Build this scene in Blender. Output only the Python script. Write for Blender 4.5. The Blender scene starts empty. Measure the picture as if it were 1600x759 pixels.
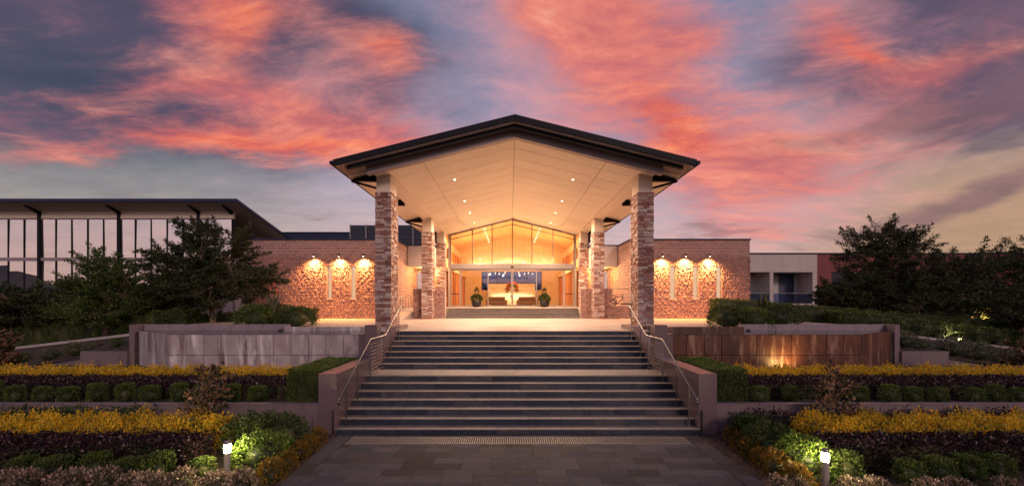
import bpy, math, random
import numpy as np
from mathutils import Vector, Matrix

random.seed(7)
RNG = np.random.default_rng(7)
SC = bpy.context.scene
COL = SC.collection

# ------------------------------------------------------------------ camera
F = 622.2                      # focal length in photo pixels (14 mm on 36 mm)
VPX, HY, EYE, CX = 796.8, 470.0, 3.38, -0.196
cd = bpy.data.cameras.new('camera'); cam = bpy.data.objects.new('camera', cd); COL.objects.link(cam)
cd.lens = 14.0; cd.sensor_width = 36.0; cd.sensor_fit = 'HORIZONTAL'
cd.shift_x = (800 - VPX) / 1600.0; cd.shift_y = (HY - 379.5) / 1600.0
cd.clip_start = 0.1; cd.clip_end = 3000
cam.location = (CX, 0, EYE); cam.rotation_euler = (math.radians(90), 0, 0)
SC.camera = cam

def P(px, py, d):              # photo pixel + distance -> point
    return ((px - VPX) * d / F + CX, d, EYE - (py - HY) * d / F)
def PX(px, d): return (px - VPX) * d / F + CX
def PZ(py, d): return EYE - (py - HY) * d / F

def lin(r, g, b):
    f = lambda c: (c / 255 / 12.92) if c / 255 <= 0.04045 else ((c / 255 + 0.055) / 1.055) ** 2.4
    return (f(r), f(g), f(b), 1.0)

# ------------------------------------------------------------------ render settings
SC.view_settings.view_transform = 'Standard'; SC.view_settings.look = 'None'
SC.view_settings.exposure = 0.0; SC.view_settings.gamma = 1.0
SC.view_settings.use_curve_mapping = False
SC.render.engine = 'CYCLES'
SC.cycles.use_denoising = True
try: SC.cycles.denoiser = 'OPENIMAGEDENOISE'
except Exception: pass
SC.cycles.max_bounces = 8; SC.cycles.diffuse_bounces = 4; SC.cycles.glossy_bounces = 3
SC.cycles.transparent_max_bounces = 12; SC.cycles.transmission_bounces = 4
SC.cycles.sample_clamp_indirect = 4.0
SC.cycles.caustics_reflective = False; SC.cycles.caustics_refractive = False

# ------------------------------------------------------------------ node helper
class NT:
    def __init__(s, nt): s.nt = nt; s.N = nt.nodes; s.L = nt.links
    def new(s, t, **k):
        n = s.N.new(t)
        for a, b in k.items(): setattr(n, a, b)
        return n
    def put(s, sock, v):
        if v is None: return
        if hasattr(v, 'is_linked'): s.L.new(v, sock)
        else: sock.default_value = v
    def m(s, op, a, b=None, c=None, clamp=False):
        n = s.new('ShaderNodeMath', operation=op); n.use_clamp = clamp
        for i, v in enumerate((a, b, c)):
            if v is not None: s.put(n.inputs[i], v)
        return n.outputs[0]
    def vm(s, op, a, b=None, scale=None):
        n = s.new('ShaderNodeVectorMath', operation=op)
        s.put(n.inputs[0], a)
        if b is not None: s.put(n.inputs[1], b)
        if scale is not None: s.put(n.inputs['Scale'], scale)
        return n.outputs['Value'] if op in ('LENGTH', 'DOT_PRODUCT') else n.outputs[0]
    def xyz(s, x, y, z):
        n = s.new('ShaderNodeCombineXYZ')
        for i, v in enumerate((x, y, z)): s.put(n.inputs[i], v)
        return n.outputs[0]
    def sep(s, v):
        n = s.new('ShaderNodeSeparateXYZ'); s.put(n.inputs[0], v); return n.outputs
    def noise(s, vec, scale, detail=4, rough=0.55, dist=0.0, out=0):
        n = s.new('ShaderNodeTexNoise'); s.put(n.inputs['Vector'], vec)
        n.inputs['Scale'].default_value = scale; n.inputs['Detail'].default_value = detail
        n.inputs['Roughness'].default_value = rough; n.inputs['Distortion'].default_value = dist
        return n.outputs[out]
    def ss(s, v, a, b, c=0.0, d=1.0):
        n = s.new('ShaderNodeMapRange', interpolation_type='SMOOTHSTEP')
        s.put(n.inputs[0], v)
        for i, q in enumerate((a, b, c, d)): n.inputs[i + 1].default_value = q
        return n.outputs[0]
    def mix(s, f, a, b, blend='MIX'):
        n = s.new('ShaderNodeMix', data_type='RGBA', blend_type=blend)
        s.put(n.inputs[0], f); s.put(n.inputs[6], a); s.put(n.inputs[7], b); return n.outputs[2]
    def ramp(s, f, stops, const=False):
        n = s.new('ShaderNodeValToRGB'); r = n.color_ramp
        r.interpolation = 'CONSTANT' if const else 'LINEAR'
        while len(r.elements) < len(stops): r.elements.new(0.5)
        for e, (p, c) in zip(r.elements, stops): e.position = p; e.color = c if len(c) == 4 else (*c, 1)
        s.put(n.inputs[0], f); return n.outputs[0]

# ------------------------------------------------------------------ world: sunset sky
W = bpy.data.worlds.new('World'); SC.world = W; W.use_nodes = True
W.cycles.sampling_method = 'MANUAL'; W.cycles.sample_map_resolution = 512
def build_sky():
    t = NT(W.node_tree); t.N.clear()
    D = t.new('ShaderNodeTexCoord').outputs['Generated']
    x, y, z = t.sep(D)
    az = t.m('ARCTAN2', x, y)
    el = t.m('ARCSINE', t.m('MINIMUM', t.m('MAXIMUM', z, -1.0), 1.0))
    # cloud plane coordinates (perspective towards the horizon)
    den = t.m('ADD', t.m('MAXIMUM', z, 0.0), 0.16)
    q = t.xyz(t.m('DIVIDE', x, den), t.m('DIVIDE', y, den), 0.0)
    def warp(v, sc, amt, off):
        n = t.noise(t.vm('ADD', v, off), sc, 2, 0.5, 0.0, 1)
        return t.vm('ADD', v, t.vm('SCALE', t.vm('SUBTRACT', n, (0.5, 0.5, 0.5)), scale=amt))
    qw = warp(warp(q, 0.45, 0.9, (0, 0, 0)), 1.6, 0.22, (5, 1, 0))
    nL = t.noise(t.vm('ADD', qw, (2.0, -4.0, 0.0)), 0.55, 2, 0.55, 0.0)      # broad masses
    nM = t.noise(t.vm('ADD', qw, (7.3, 2.1, 0.0)), 1.3, 7, 0.62, 0.0)        # banks
    nF = t.noise(t.vm('MULTIPLY', warp(qw, 3.0, 0.12, (3, 3, 0)), (0.9, 1.9, 1.0)), 3.4, 9, 0.66, 0.0)   # wisps
    nS = t.noise(t.vm('MULTIPLY', qw, (0.55, 2.4, 1.0)), 1.4, 7, 0.64, 0.0)   # streaks
    # angles bent by the same noise so that no bank has a clean outline
    wob = t.vm('SUBTRACT', t.noise(q, 0.9, 5, 0.6, 0.0, 1), (0.5, 0.5, 0.5))
    ae = t.vm('ADD', t.xyz(az, el, 0.0), t.vm('MULTIPLY', wob, (0.34, 0.20, 0.0)))
    ax, ay, _ = t.sep(ae)
    def ang(px, py):
        u = math.atan((px - VPX) / F); return u, math.atan((HY - py) / F * math.cos(u))
    def bank(c, a, b, w=1.0):  # soft elliptical bank: centre and the ends of its two half axes
        c0 = ang(*c); a0 = ang(*a); b0 = ang(*b)
        M = Matrix(((a0[0] - c0[0], b0[0] - c0[0]), (a0[1] - c0[1], b0[1] - c0[1]))).inverted()
        dx = t.m('SUBTRACT', ax, c0[0]); dy = t.m('SUBTRACT', ay, c0[1])
        p = t.m('ADD', t.m('MULTIPLY', dx, M[0][0]), t.m('MULTIPLY', dy, M[0][1]))
        r = t.m('ADD', t.m('MULTIPLY', dx, M[1][0]), t.m('MULTIPLY', dy, M[1][1]))
        rr = t.m('ADD', t.m('MULTIPLY', p, p), t.m('MULTIPLY', r, r))
        return t.m('MULTIPLY', t.m('EXPONENT', t.m('MULTIPLY', rr, -0.9)), w)
    def union(*k):
        o = k[0]
        for i in k[1:]: o = t.m('MAXIMUM', o, i)
        return o
    def total(*k):
        o = k[0]
        for i in k[1:]: o = t.m('ADD', o, i)
        return o
    def cov(mask, n, amt, a, b):     # coverage: bank strength broken up by noise
        return t.ss(t.m('ADD', mask, t.m('MULTIPLY', t.m('SUBTRACT', n, 0.5), amt)), a, b)
    base = t.ramp(t.m('MULTIPLY', t.m('MAXIMUM', el, 0.0), 1.0 / 1.5), [
        (0.00, lin(222, 176, 160)), (0.08, lin(218, 182, 178)), (0.17, lin(188, 174, 186)),
        (0.28, lin(160, 150, 174)), (0.40, lin(134, 134, 162)), (0.60, lin(98, 104, 140)), (1.0, lin(88, 94, 136))])
    lm = t.m('MULTIPLY', t.ss(az, -0.28, -0.72), t.ss(az, -2.3, -1.5))
    base = t.mix(lm, base, t.mix(t.ss(el, 0.0, 0.42), lin(176, 162, 152), lin(116, 124, 134)))
    rm = t.m('MULTIPLY', t.m('MULTIPLY', t.ss(az, 0.45, 0.85), t.ss(az, 2.3, 1.5)), t.ss(el, 0.55, 0.10))
    base = t.mix(rm, base, lin(188, 150, 120))
    # dark mauve masses
    A = total(bank((130, 80), (560, 100), (150, 250), 1.0), bank((440, 110), (660, 130), (440, 225), .8), bank((1470, 60), (1190, 90), (1470, 180), 1.15), bank((1560, 170), (1330, 200), (1560, 220), .6), bank((40, 60), (300, 60), (40, 180), .5),
              t.m('MULTIPLY', t.ss(el, 0.60, 1.0), 0.45))
    dA = cov(A, nM, 1.0, 0.10, 0.78)
    mauve = t.ramp(t.m('ADD', t.m('MULTIPLY', nM, .6), t.m('MULTIPLY', nL, .4)), [(0.36, lin(50, 58, 82)), (0.50, lin(86, 74, 98)), (0.64, lin(142, 94, 108))])
    c = t.mix(t.m('MULTIPLY', dA, 0.92), base, mauve)
    # thin pink veil everywhere the light catches
    veil = cov(union(bank((900, 70), (1130, 90), (900, 230), 1.0), bank((640, 230), (760, 220), (640, 300), .9), bank((1180, 270), (1420, 240), (1180, 380), 1.0), bank((480, 150), (680, 150), (480, 240), .7), bank((1300, 60), (1450, 60), (1300, 190), .7), 0.12), nF, 1.2, 0.12, 0.95)
    c = t.mix(t.m('MULTIPLY', veil, 0.58), c, lin(230, 158, 160))
    # coral banks
    B = total(bank((1020, 160), (1200, 320), (1120, 80), 1.0), bank((880, 30), (990, 30), (880, 100), .75), bank((1100, 60), (1170, 30), (1120, 110), .55),
              bank((560, 220), (700, 228), (558, 252), .95), bank((330, 222), (520, 228), (328, 250), .8), bank((110, 250), (260, 232), (112, 272), .75),
              bank((370, 40), (480, 60), (360, 120), .85), bank((590, 100), (640, 150), (640, 80), .75), bank((430, 160), (620, 180), (430, 195), .55), bank((220, 150), (380, 140), (220, 175), .4),
              bank((1320, 80), (1400, 160), (1370, 50), .9), bank((1200, 260), (1400, 225), (1210, 300), .6), bank((1480, 130), (1600, 90), (1485, 152), .6), bank((40, 12), (200, 0), (40, 36), .5), 0.06)
    dB = cov(B, t.m('ADD', t.m('MULTIPLY', nF, .55), t.m('MULTIPLY', nM, .45)), 2.3, 0.20, 1.18)
    coral = t.ramp(t.m('ADD', t.m('MULTIPLY', nS, .5), t.m('MULTIPLY', nF, .5)), [(0.36, lin(176, 100, 110)), (0.46, lin(218, 110, 104)), (0.56, lin(242, 136, 112)), (0.68, lin(250, 176, 150))])
    c = t.mix(t.m('MULTIPLY', dB, 0.88), c, coral)
    # hot orange edges inside the coral
    C = total(bank((1040, 185), (1130, 270), (1080, 150), .8), bank((375, 40), (450, 50), (370, 90), .8), bank((545, 226), (640, 230), (543, 242), .9), bank((320, 226), (500, 228), (319, 240), .8), bank((1340, 85), (1390, 140), (1370, 70), .7), bank((600, 100), (640, 150), (630, 85), .6))
    dC = cov(C, nS, 2.2, 0.30, 1.0)
    c = t.mix(t.m('MULTIPLY', dC, 0.88), c, t.ramp(nF, [(0.38, lin(228, 92, 80)), (0.55, lin(248, 126, 88)), (0.70, lin(252, 164, 116))]))
    # dusky streaks low on the right and a trace on the left
    E = total(bank((1500, 310), (1250, 378), (1505, 342), 1.1), bank((1520, 185), (1190, 245), (1525, 212), 1.0), bank((510, 325), (430, 318), (510, 334), .5), bank((1120, 345), (1010, 358), (1120, 358), .7), bank((180, 300), (60, 300), (180, 312), .4))
    dE = cov(E, nS, 1.5, 0.22, 0.95)
    c = t.mix(t.m('MULTIPLY', dE, 0.72), c, lin(130, 94, 100))
    # fine mottling of the air
    c = t.mix(1.0, c, t.ramp(nF, [(0.3, (0.86, 0.87, 0.90, 1)), (0.7, (1.12, 1.10, 1.08, 1))]), 'MULTIPLY')
    sky = t.new('ShaderNodeTexSky', sky_type='NISHITA'); sky.sun_disc = False
    sky.sun_elevation = SUN_EL; sky.sun_rotation = SUN_ROT
    bg1 = t.new('ShaderNodeBackground'); t.put(bg1.inputs[0], c); bg1.inputs[1].default_value = 0.93
    bg2 = t.new('ShaderNodeBackground'); t.put(bg2.inputs[0], sky.outputs[0]); bg2.inputs[1].default_value = 0.05 * 0.12
    add = t.new('ShaderNodeAddShader'); t.L.new(bg1.outputs[0], add.inputs[0]); t.L.new(bg2.outputs[0], add.inputs[1])
    out = t.new('ShaderNodeOutputWorld'); t.L.new(add.outputs[0], out.inputs[0])
SUN_EL = math.radians(24); SUN_AZ = math.radians(155)     # azimuth from +Y, clockwise: behind the camera, to its right
SUN_ROT = SUN_AZ
build_sky()
sd = bpy.data.lights.new('sun', 'SUN'); sun = bpy.data.objects.new('sun', sd); COL.objects.link(sun)
sd.energy = 1.0; sd.angle = math.radians(12); sd.color = (1.0, 0.68, 0.58)
sv = Vector((math.sin(SUN_AZ) * math.cos(SUN_EL), math.cos(SUN_AZ) * math.cos(SUN_EL), math.sin(SUN_EL)))
sun.rotation_euler = sv.to_track_quat('Z', 'Y').to_euler()

# ------------------------------------------------------------------ materials
MATS = {}
def rand_socket(t):
    a = t.new('ShaderNodeObjectInfo').outputs['Random']; b = t.new('ShaderNodeNewGeometry').outputs['Random Per Island']
    return t.m('FRACT', t.m('ADD', a, b))
def mat(name, stops, rough=0.6, metal=0.0, ns=3.0, na=0.25, bs=30.0, bump=0.1, bdist=0.01, spec=0.5, streak=None, const=False, stretch=(1, 1, 1), stain=None, rvar=0.0):
    if isinstance(stops, tuple): stops = [(0.0, stops)]
    m = bpy.data.materials.new(name); m.use_nodes = True; t = NT(m.node_tree); b = t.N['Principled BSDF']
    pos = t.new('ShaderNodeNewGeometry').outputs['Position']
    ps = t.vm('MULTIPLY', pos, stretch)
    col = t.ramp(rand_socket(t), stops, const) if len(stops) > 1 else (*stops[0][1][:3], 1)
    n = t.noise(ps, ns, 5, 0.6)
    lo, hi = 1 - na, 1 + na
    col = t.mix(1.0, col, t.ramp(n, [(0.25, (lo, lo, lo, 1)), (0.75, (hi, hi, hi, 1))]), 'MULTIPLY')
    if streak:                 # vertical run-off marks
        v = t.vm('MULTIPLY', pos, (3.0, 3.0, 0.45)); k = t.noise(v, 1.0, 6, 0.65, 0.6)
        col = t.mix(t.m('MULTIPLY', t.ss(k, 0.50, 0.68), streak[1]), col, streak[0])
        k2 = t.noise(t.vm('ADD', v, (11, 3, 5)), 0.8, 6, 0.65, 0.6)
        col = t.mix(t.m('MULTIPLY', t.ss(k2, 0.52, 0.7), streak[3]), col, streak[2])
    if stain:
        col = t.mix(t.m('MULTIPLY', t.ss(t.noise(pos, stain[2], 6, 0.7), 0.48, 0.72), stain[1]), col, stain[0])
    t.put(b.inputs['Base Color'], col)
    b.inputs['Metallic'].default_value = metal; b.inputs['Specular IOR Level'].default_value = spec
    if rvar: t.put(b.inputs['Roughness'], t.m('ADD', rough, t.m('MULTIPLY', t.m('SUBTRACT', t.noise(pos, ns * 2, 4), 0.5), rvar)))
    else: b.inputs['Roughness'].default_value = rough
    if bump:
        bn = t.new('ShaderNodeBump'); bn.inputs['Strength'].default_value = bump; bn.inputs['Distance'].default_value = bdist
        t.put(bn.inputs['Height'], t.noise(ps, bs, 5, 0.65)); t.L.new(bn.outputs[0], b.inputs['Normal'])
    MATS[name] = m; return m
def emit(name, col, s):
    m = bpy.data.materials.new(name); m.use_nodes = True; t = NT(m.node_tree); t.N.clear()
    e = t.new('ShaderNodeEmission'); e.inputs[0].default_value = (*col[:3], 1); e.inputs[1].default_value = s
    t.L.new(e.outputs[0], t.new('ShaderNodeOutputMaterial').inputs[0]); MATS[name] = m; return m
def glass(name, tint, refl=0.08, rough=0.0, opaque=None):
    m = bpy.data.materials.new(name); m.use_nodes = True; t = NT(m.node_tree); t.N.clear()
    g = t.new('ShaderNodeBsdfGlossy'); g.inputs['Roughness'].default_value = rough; g.inputs[0].default_value = (0.9, 0.92, 0.95, 1)
    if opaque:
        tr = t.new('ShaderNodeBsdfDiffuse'); tr.inputs[0].default_value = (*opaque, 1)
    else:
        tr = t.new('ShaderNodeBsdfTransparent'); tr.inputs[0].default_value = (*tint, 1)
    lw = t.new('ShaderNodeLayerWeight'); lw.inputs[0].default_value = 0.25
    f = t.m('ADD', t.m('MULTIPLY', lw.outputs['Fresnel'], 0.8), refl, clamp=True)
    mx = t.new('ShaderNodeMixShader'); t.put(mx.inputs[0], f); t.L.new(tr.outputs[0], mx.inputs[1]); t.L.new(g.outputs[0], mx.inputs[2])
    t.L.new(mx.outputs[0], t.new('ShaderNodeOutputMaterial').inputs[0]); MATS[name] = m; return m
def leafmat(name, stops, trans=0.3, rough=0.5):
    m = bpy.data.materials.new(name); m.use_nodes = True; t = NT(m.node_tree); b = t.N['Principled BSDF']
    col = t.ramp(rand_socket(t), [(p, (*c[:3], 1)) for p, c in stops])
    pos = t.new('ShaderNodeNewGeometry').outputs['Position']
    col = t.mix(1.0, col, t.ramp(t.noise(pos, 2.2, 3), [(0.3, (0.7, 0.72, 0.7, 1)), (0.7, (1.25, 1.2, 1.2, 1))]), 'MULTIPLY')
    t.put(b.inputs['Base Color'], col); b.inputs['Roughness'].default_value = rough; b.inputs['Specular IOR Level'].default_value = 0.35
    tl = t.new('ShaderNodeBsdfTranslucent'); t.put(tl.inputs[0], col)
    mx = t.new('ShaderNodeMixShader'); mx.inputs[0].default_value = trans
    t.L.new(b.outputs[0], mx.inputs[1]); t.L.new(tl.outputs[0], mx.inputs[2]); t.L.new(mx.outputs[0], t.N['Material Output'].inputs[0])
    MATS[name] = m; return m

mat('soil', (0.055, 0.038, 0.030), 0.95, ns=6, na=0.5, bs=25, bump=0.9, bdist=0.04)
mat('hill', (0.055, 0.065, 0.06), 0.95, ns=.05, na=0.4, bump=0)
mat('mulch', [(0, (0.09, 0.045, 0.035)), (0.5, (0.17, 0.085, 0.07)), (1, (0.27, 0.17, 0.15))], 0.9)
mat('joint', (0.05, 0.045, 0.045), 0.9, bump=0.2)
mat('paver', [(0, (0.036, 0.038, 0.054)), (0.3, (0.055, 0.054, 0.070)), (0.7, (0.078, 0.072, 0.086)), (0.85, (0.046, 0.038, 0.044)), (1, (0.025, 0.021, 0.027))], 0.75, spec=0.22, ns=4, na=0.22, stain=((0.05, 0.044, 0.046, 1), 0.5, 0.9), bs=60, bump=0.15, rvar=0.3)
mat('tread', [(0, (0.17, 0.145, 0.14)), (0.5, (0.215, 0.18, 0.17)), (1, (0.19, 0.15, 0.14))], 0.6, ns=5, na=0.25, stain=((0.10, 0.085, 0.082, 1), 0.6, 0.8), bs=60, bump=0.15, rvar=0.3)  # paler than the risers: porch light on the treads put into the colour
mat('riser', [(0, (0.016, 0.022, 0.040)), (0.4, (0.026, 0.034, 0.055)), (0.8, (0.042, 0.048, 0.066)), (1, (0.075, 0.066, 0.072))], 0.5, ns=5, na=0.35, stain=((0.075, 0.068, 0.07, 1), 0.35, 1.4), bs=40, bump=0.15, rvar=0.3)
mat('terrace', [(0, (0.36, 0.30, 0.27)), (0.5, (0.41, 0.34, 0.30)), (1, (0.32, 0.27, 0.245))], 0.5, ns=3, na=0.18, stain=((0.25, 0.20, 0.18, 1), 0.5, 0.5), bs=50, bump=0.1, rvar=0.3)
mat('entry_step', [(0, (0.13, 0.11, 0.10)), (0.5, (0.17, 0.14, 0.125)), (1, (0.15, 0.12, 0.11))], 0.55, ns=4, na=0.2)
mat('granite', [(0, (0.135, 0.094, 0.108)), (1, (0.165, 0.112, 0.124))], 0.30, ns=40, na=0.18, bs=80, bump=0.03, rvar=0.15)
mat('render_wall', (0.19, 0.138, 0.148), 0.75, ns=1.5, na=0.14, bs=90, bump=0.12, streak=((0.13, 0.092, 0.10, 1), 0.65, (0.25, 0.19, 0.195, 1), 0.5))
mat('pond_panel', [(0, (0.33, 0.27, 0.285)), (0.5, (0.45, 0.385, 0.40)), (1, (0.37, 0.295, 0.31))], 0.38, ns=2, na=0.2, bs=50, bump=0.12,
    streak=((0.80, 0.74, 0.74, 1), 0.9, (0.16, 0.095, 0.11, 1), 0.9), rvar=0.3)
mat('rust_panel', [(0, (0.095, 0.034, 0.022)), (0.5, (0.13, 0.048, 0.028)), (1, (0.075, 0.028, 0.021))], 0.38, ns=2, na=0.25, bs=50, bump=0.12,
    streak=((0.34, 0.20, 0.14, 1), 0.8, (0.035, 0.014, 0.012, 1), 0.8), rvar=0.3)
mat('pond_coping', (0.27, 0.22, 0.25), 0.35, ns=3, na=0.2, bs=60, bump=0.05)
mat('block', [(0, (0.30, 0.175, 0.155)), (0.5, (0.35, 0.21, 0.18)), (1, (0.39, 0.24, 0.205))], 0.9, ns=25, na=0.22, bs=70, bump=0.5, bdist=0.012)
mat('mortar', (0.52, 0.40, 0.36), 0.9, ns=20, na=0.15, bs=80, bump=0.2)
mat('ledgestone', [(0, (0.20, 0.085, 0.065)), (0.2, (0.28, 0.13, 0.10)), (0.38, (0.38, 0.22, 0.175)), (0.55, (0.28, 0.195, 0.19)), (0.70, (0.52, 0.40, 0.34)), (0.85, (0.44, 0.34, 0.325)), (1, (0.64, 0.54, 0.48))],
    0.85, ns=14, na=0.28, bs=45, bump=0.6, bdist=0.015)
mat('cream_paint', (0.72, 0.62, 0.53), 0.7, ns=0.7, na=0.05, bs=120, bump=0.03)
mat('soffit', [(0, (0.74, 0.65, 0.56)), (1, (0.78, 0.69, 0.60))], 0.65, ns=0.6, na=0.06, bs=100, bump=0.03)
mat('beige_clad', [(0, (0.52, 0.46, 0.44)), (1, (0.56, 0.49, 0.47))], 0.7, ns=1, na=0.07, bump=0.03)
mat('grey_beam', (0.19, 0.155, 0.18), 0.5, ns=2, na=0.12, bump=0.03)
mat('portal_grey', (0.30, 0.24, 0.27), 0.5, ns=2, na=0.1, bump=0.03)
mat('dark_steel', (0.011, 0.011, 0.017), 0.6, spec=0.2, ns=3, na=0.2, bump=0.05)
mat('navy_metal', (0.022, 0.030, 0.070), 0.5, spec=0.3, ns=2, na=0.15, bump=0.03)
mat('louvre', (0.13, 0.145, 0.19), 0.45, metal=0.3, ns=2, na=0.1, bump=0.02)
mat('steel', (0.26, 0.25, 0.255), 0.42, metal=1.0, ns=8, na=0.08, bump=0.02)
mat('frame_metal', (0.42, 0.38, 0.36), 0.35, metal=0.6, ns=5, na=0.08, bump=0.02)
mat('bronze', (0.10, 0.075, 0.06), 0.4, metal=0.4, ns=5, na=0.1, bump=0.02)
mat('grate', (0.22, 0.19, 0.18), 0.5, metal=0.1, ns=10, na=0.2, bump=0.05)
mat('post_grey', (0.42, 0.38, 0.36), 0.4, metal=0.2, ns=6, na=0.08, bump=0.02)
mat('black', (0.008, 0.008, 0.009), 0.8, bump=0)
mat('timber', [(0, (0.42, 0.17, 0.06)), (0.5, (0.50, 0.215, 0.08)), (1, (0.36, 0.14, 0.05))], 0.5, ns=3, na=0.3, bs=30, bump=0.1, stretch=(6, 6, 0.6))
mat('ceiling_timber', [(0, (0.62, 0.36, 0.16)), (1, (0.68, 0.42, 0.20))], 0.5, ns=3, na=0.15, bump=0.03)
mat('lobby_floor', (0.45, 0.33, 0.22), 0.25, ns=3, na=0.1, bump=0.02)
mat('lobby_wall', (0.70, 0.52, 0.32), 0.7, ns=2, na=0.1, bump=0.05)
mat('lobby_stone', [(0, (0.62, 0.52, 0.38)), (0.5, (0.72, 0.62, 0.47)), (1, (0.54, 0.44, 0.32))], 0.8, ns=10, na=0.2, bs=40, bump=0.4)
mat('sofa', (0.12, 0.065, 0.04), 0.8, ns=8, na=0.2, bump=0.2)
mat('red_clad', (0.20, 0.035, 0.035), 0.6, ns=1, na=0.15, bump=0.05)
mat('blue_shade', (0.07, 0.09, 0.16), 0.5, ns=2, na=0.15, bump=0.02)
mat('white_blind', (0.55, 0.52, 0.52), 0.7, ns=2, na=0.08, bump=0.02, stretch=(12, 1, 0.1))
mat('road', (0.21, 0.165, 0.17), 0.85, ns=3, na=0.15, bs=120, bump=0.3)
mat('kerb', (0.40, 0.36, 0.37), 0.8, ns=6, na=0.15, bump=0.1)
mat('bark', (0.12, 0.075, 0.055), 0.9, ns=14, na=0.35, bs=40, bump=0.6, stretch=(1, 1, 0.3))
mat('pale_bark', (0.22, 0.15, 0.11), 0.9, ns=14, na=0.35, bs=40, bump=0.6, stretch=(1, 1, 0.3))
mat('white_plastic', (0.7, 0.66, 0.6), 0.4, bump=0)
mat('pot', (0.012, 0.012, 0.018), 0.3, ns=6, na=0.2, bump=0.05)
mat('rubber', (0.012, 0.012, 0.012), 0.7, bump=0)
mat('umbel', [(0, (0.60, 0.30, 0.26)), (0.6, (0.52, 0.40, 0.34)), (1, (0.42, 0.36, 0.26))], 0.8, bump=0)
glass('clear_glass', (0.97, 0.97, 0.96), 0.03)
glass('sky_glass', (0, 0, 0), 0.80, 0.01, opaque=(0.16, 0.13, 0.14))
glass('dusk_glass', (0.42, 0.50, 0.72), 0.10)  # blue of reflected dusk put into the pane's tint
glass('rail_glass', (0.55, 0.62, 0.8), 0.1)
emit('lamp_warm', (1.0, 0.72, 0.42), 40); emit('lamp_head', (1.0, 0.80, 0.40), 300.0); emit('lit_curtain', (1.0, 0.60, 0.36), 0.95)
emit('pendant_glow', (1.0, 0.78, 0.5), 2.5); emit('cove', (1.0, 0.80, 0.6), 1.6)
# leaves
leafmat('leaf_yellow', [(0, (0.56, 0.29, 0.012)), (0.4, (0.74, 0.45, 0.018)), (0.68, (0.80, 0.58, 0.05)), (0.80, (0.38, 0.36, 0.04)), (1, (0.14, 0.17, 0.02))], 0.3)
leafmat('leaf_burgundy', [(0, (0.012, 0.006, 0.011)), (0.55, (0.028, 0.012, 0.020)), (0.9, (0.058, 0.024, 0.032)), (1, (0.20, 0.12, 0.12))], 0.15, 0.35)
leafmat('leaf_green', [(0, (0.022, 0.040, 0.012)), (0.5, (0.045, 0.075, 0.018)), (1, (0.09, 0.12, 0.03))], 0.25)
leafmat('leaf_box', [(0, (0.036, 0.068, 0.016)), (0.5, (0.080, 0.125, 0.026)), (1, (0.16, 0.21, 0.05))], 0.3)
leafmat('leaf_bright', [(0, (0.06, 0.11, 0.018)), (0.5, (0.11, 0.19, 0.03)), (1, (0.21, 0.28, 0.05))], 0.35)
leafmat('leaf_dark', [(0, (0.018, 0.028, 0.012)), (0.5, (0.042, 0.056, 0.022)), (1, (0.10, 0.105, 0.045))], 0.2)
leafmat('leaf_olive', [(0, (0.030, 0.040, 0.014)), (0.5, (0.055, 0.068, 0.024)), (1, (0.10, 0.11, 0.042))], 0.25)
leafmat('leaf_amber', [(0, (0.10, 0.065, 0.018)), (0.4, (0.20, 0.115, 0.022)), (0.7, (0.34, 0.19, 0.03)), (1, (0.10, 0.10, 0.02))], 0.3)
leafmat('leaf_magnolia', [(0, (0.032, 0.040, 0.020)), (0.45, (0.075, 0.062, 0.034)), (0.75, (0.22, 0.11, 0.06)), (1, (0.42, 0.24, 0.14))], 0.2, 0.4)
leafmat('leaf_pink', [(0, (0.06, 0.055, 0.035)), (0.4, (0.15, 0.115, 0.08)), (0.75, (0.40, 0.28, 0.24)), (1, (0.58, 0.46, 0.40))], 0.3)
leafmat('leaf_sage', [(0, (0.07, 0.08, 0.05)), (0.5, (0.13, 0.14, 0.085)), (1, (0.24, 0.22, 0.16))], 0.3)
leafmat('petal_red', [(0, (0.45, 0.05, 0.03)), (1, (0.62, 0.16, 0.06))], 0.3)
leafmat('petal_white', [(0, (0.7, 0.62, 0.58)), (1, (0.8, 0.72, 0.68))], 0.3)
def water():
    m = bpy.data.materials.new('water'); m.use_nodes = True; t = NT(m.node_tree); b = t.N['Principled BSDF']
    b.inputs['Base Color'].default_value = (0.012, 0.016, 0.024, 1); b.inputs['Roughness'].default_value = 0.04; b.inputs['IOR'].default_value = 1.33
    bn = t.new('ShaderNodeBump'); bn.inputs['Strength'].default_value = 0.05
    t.put(bn.inputs['Height'], t.noise(t.new('ShaderNodeNewGeometry').outputs['Position'], 3.0, 3)); t.L.new(bn.outputs[0], b.inputs['Normal'])
    MATS['water'] = m
water()

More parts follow.
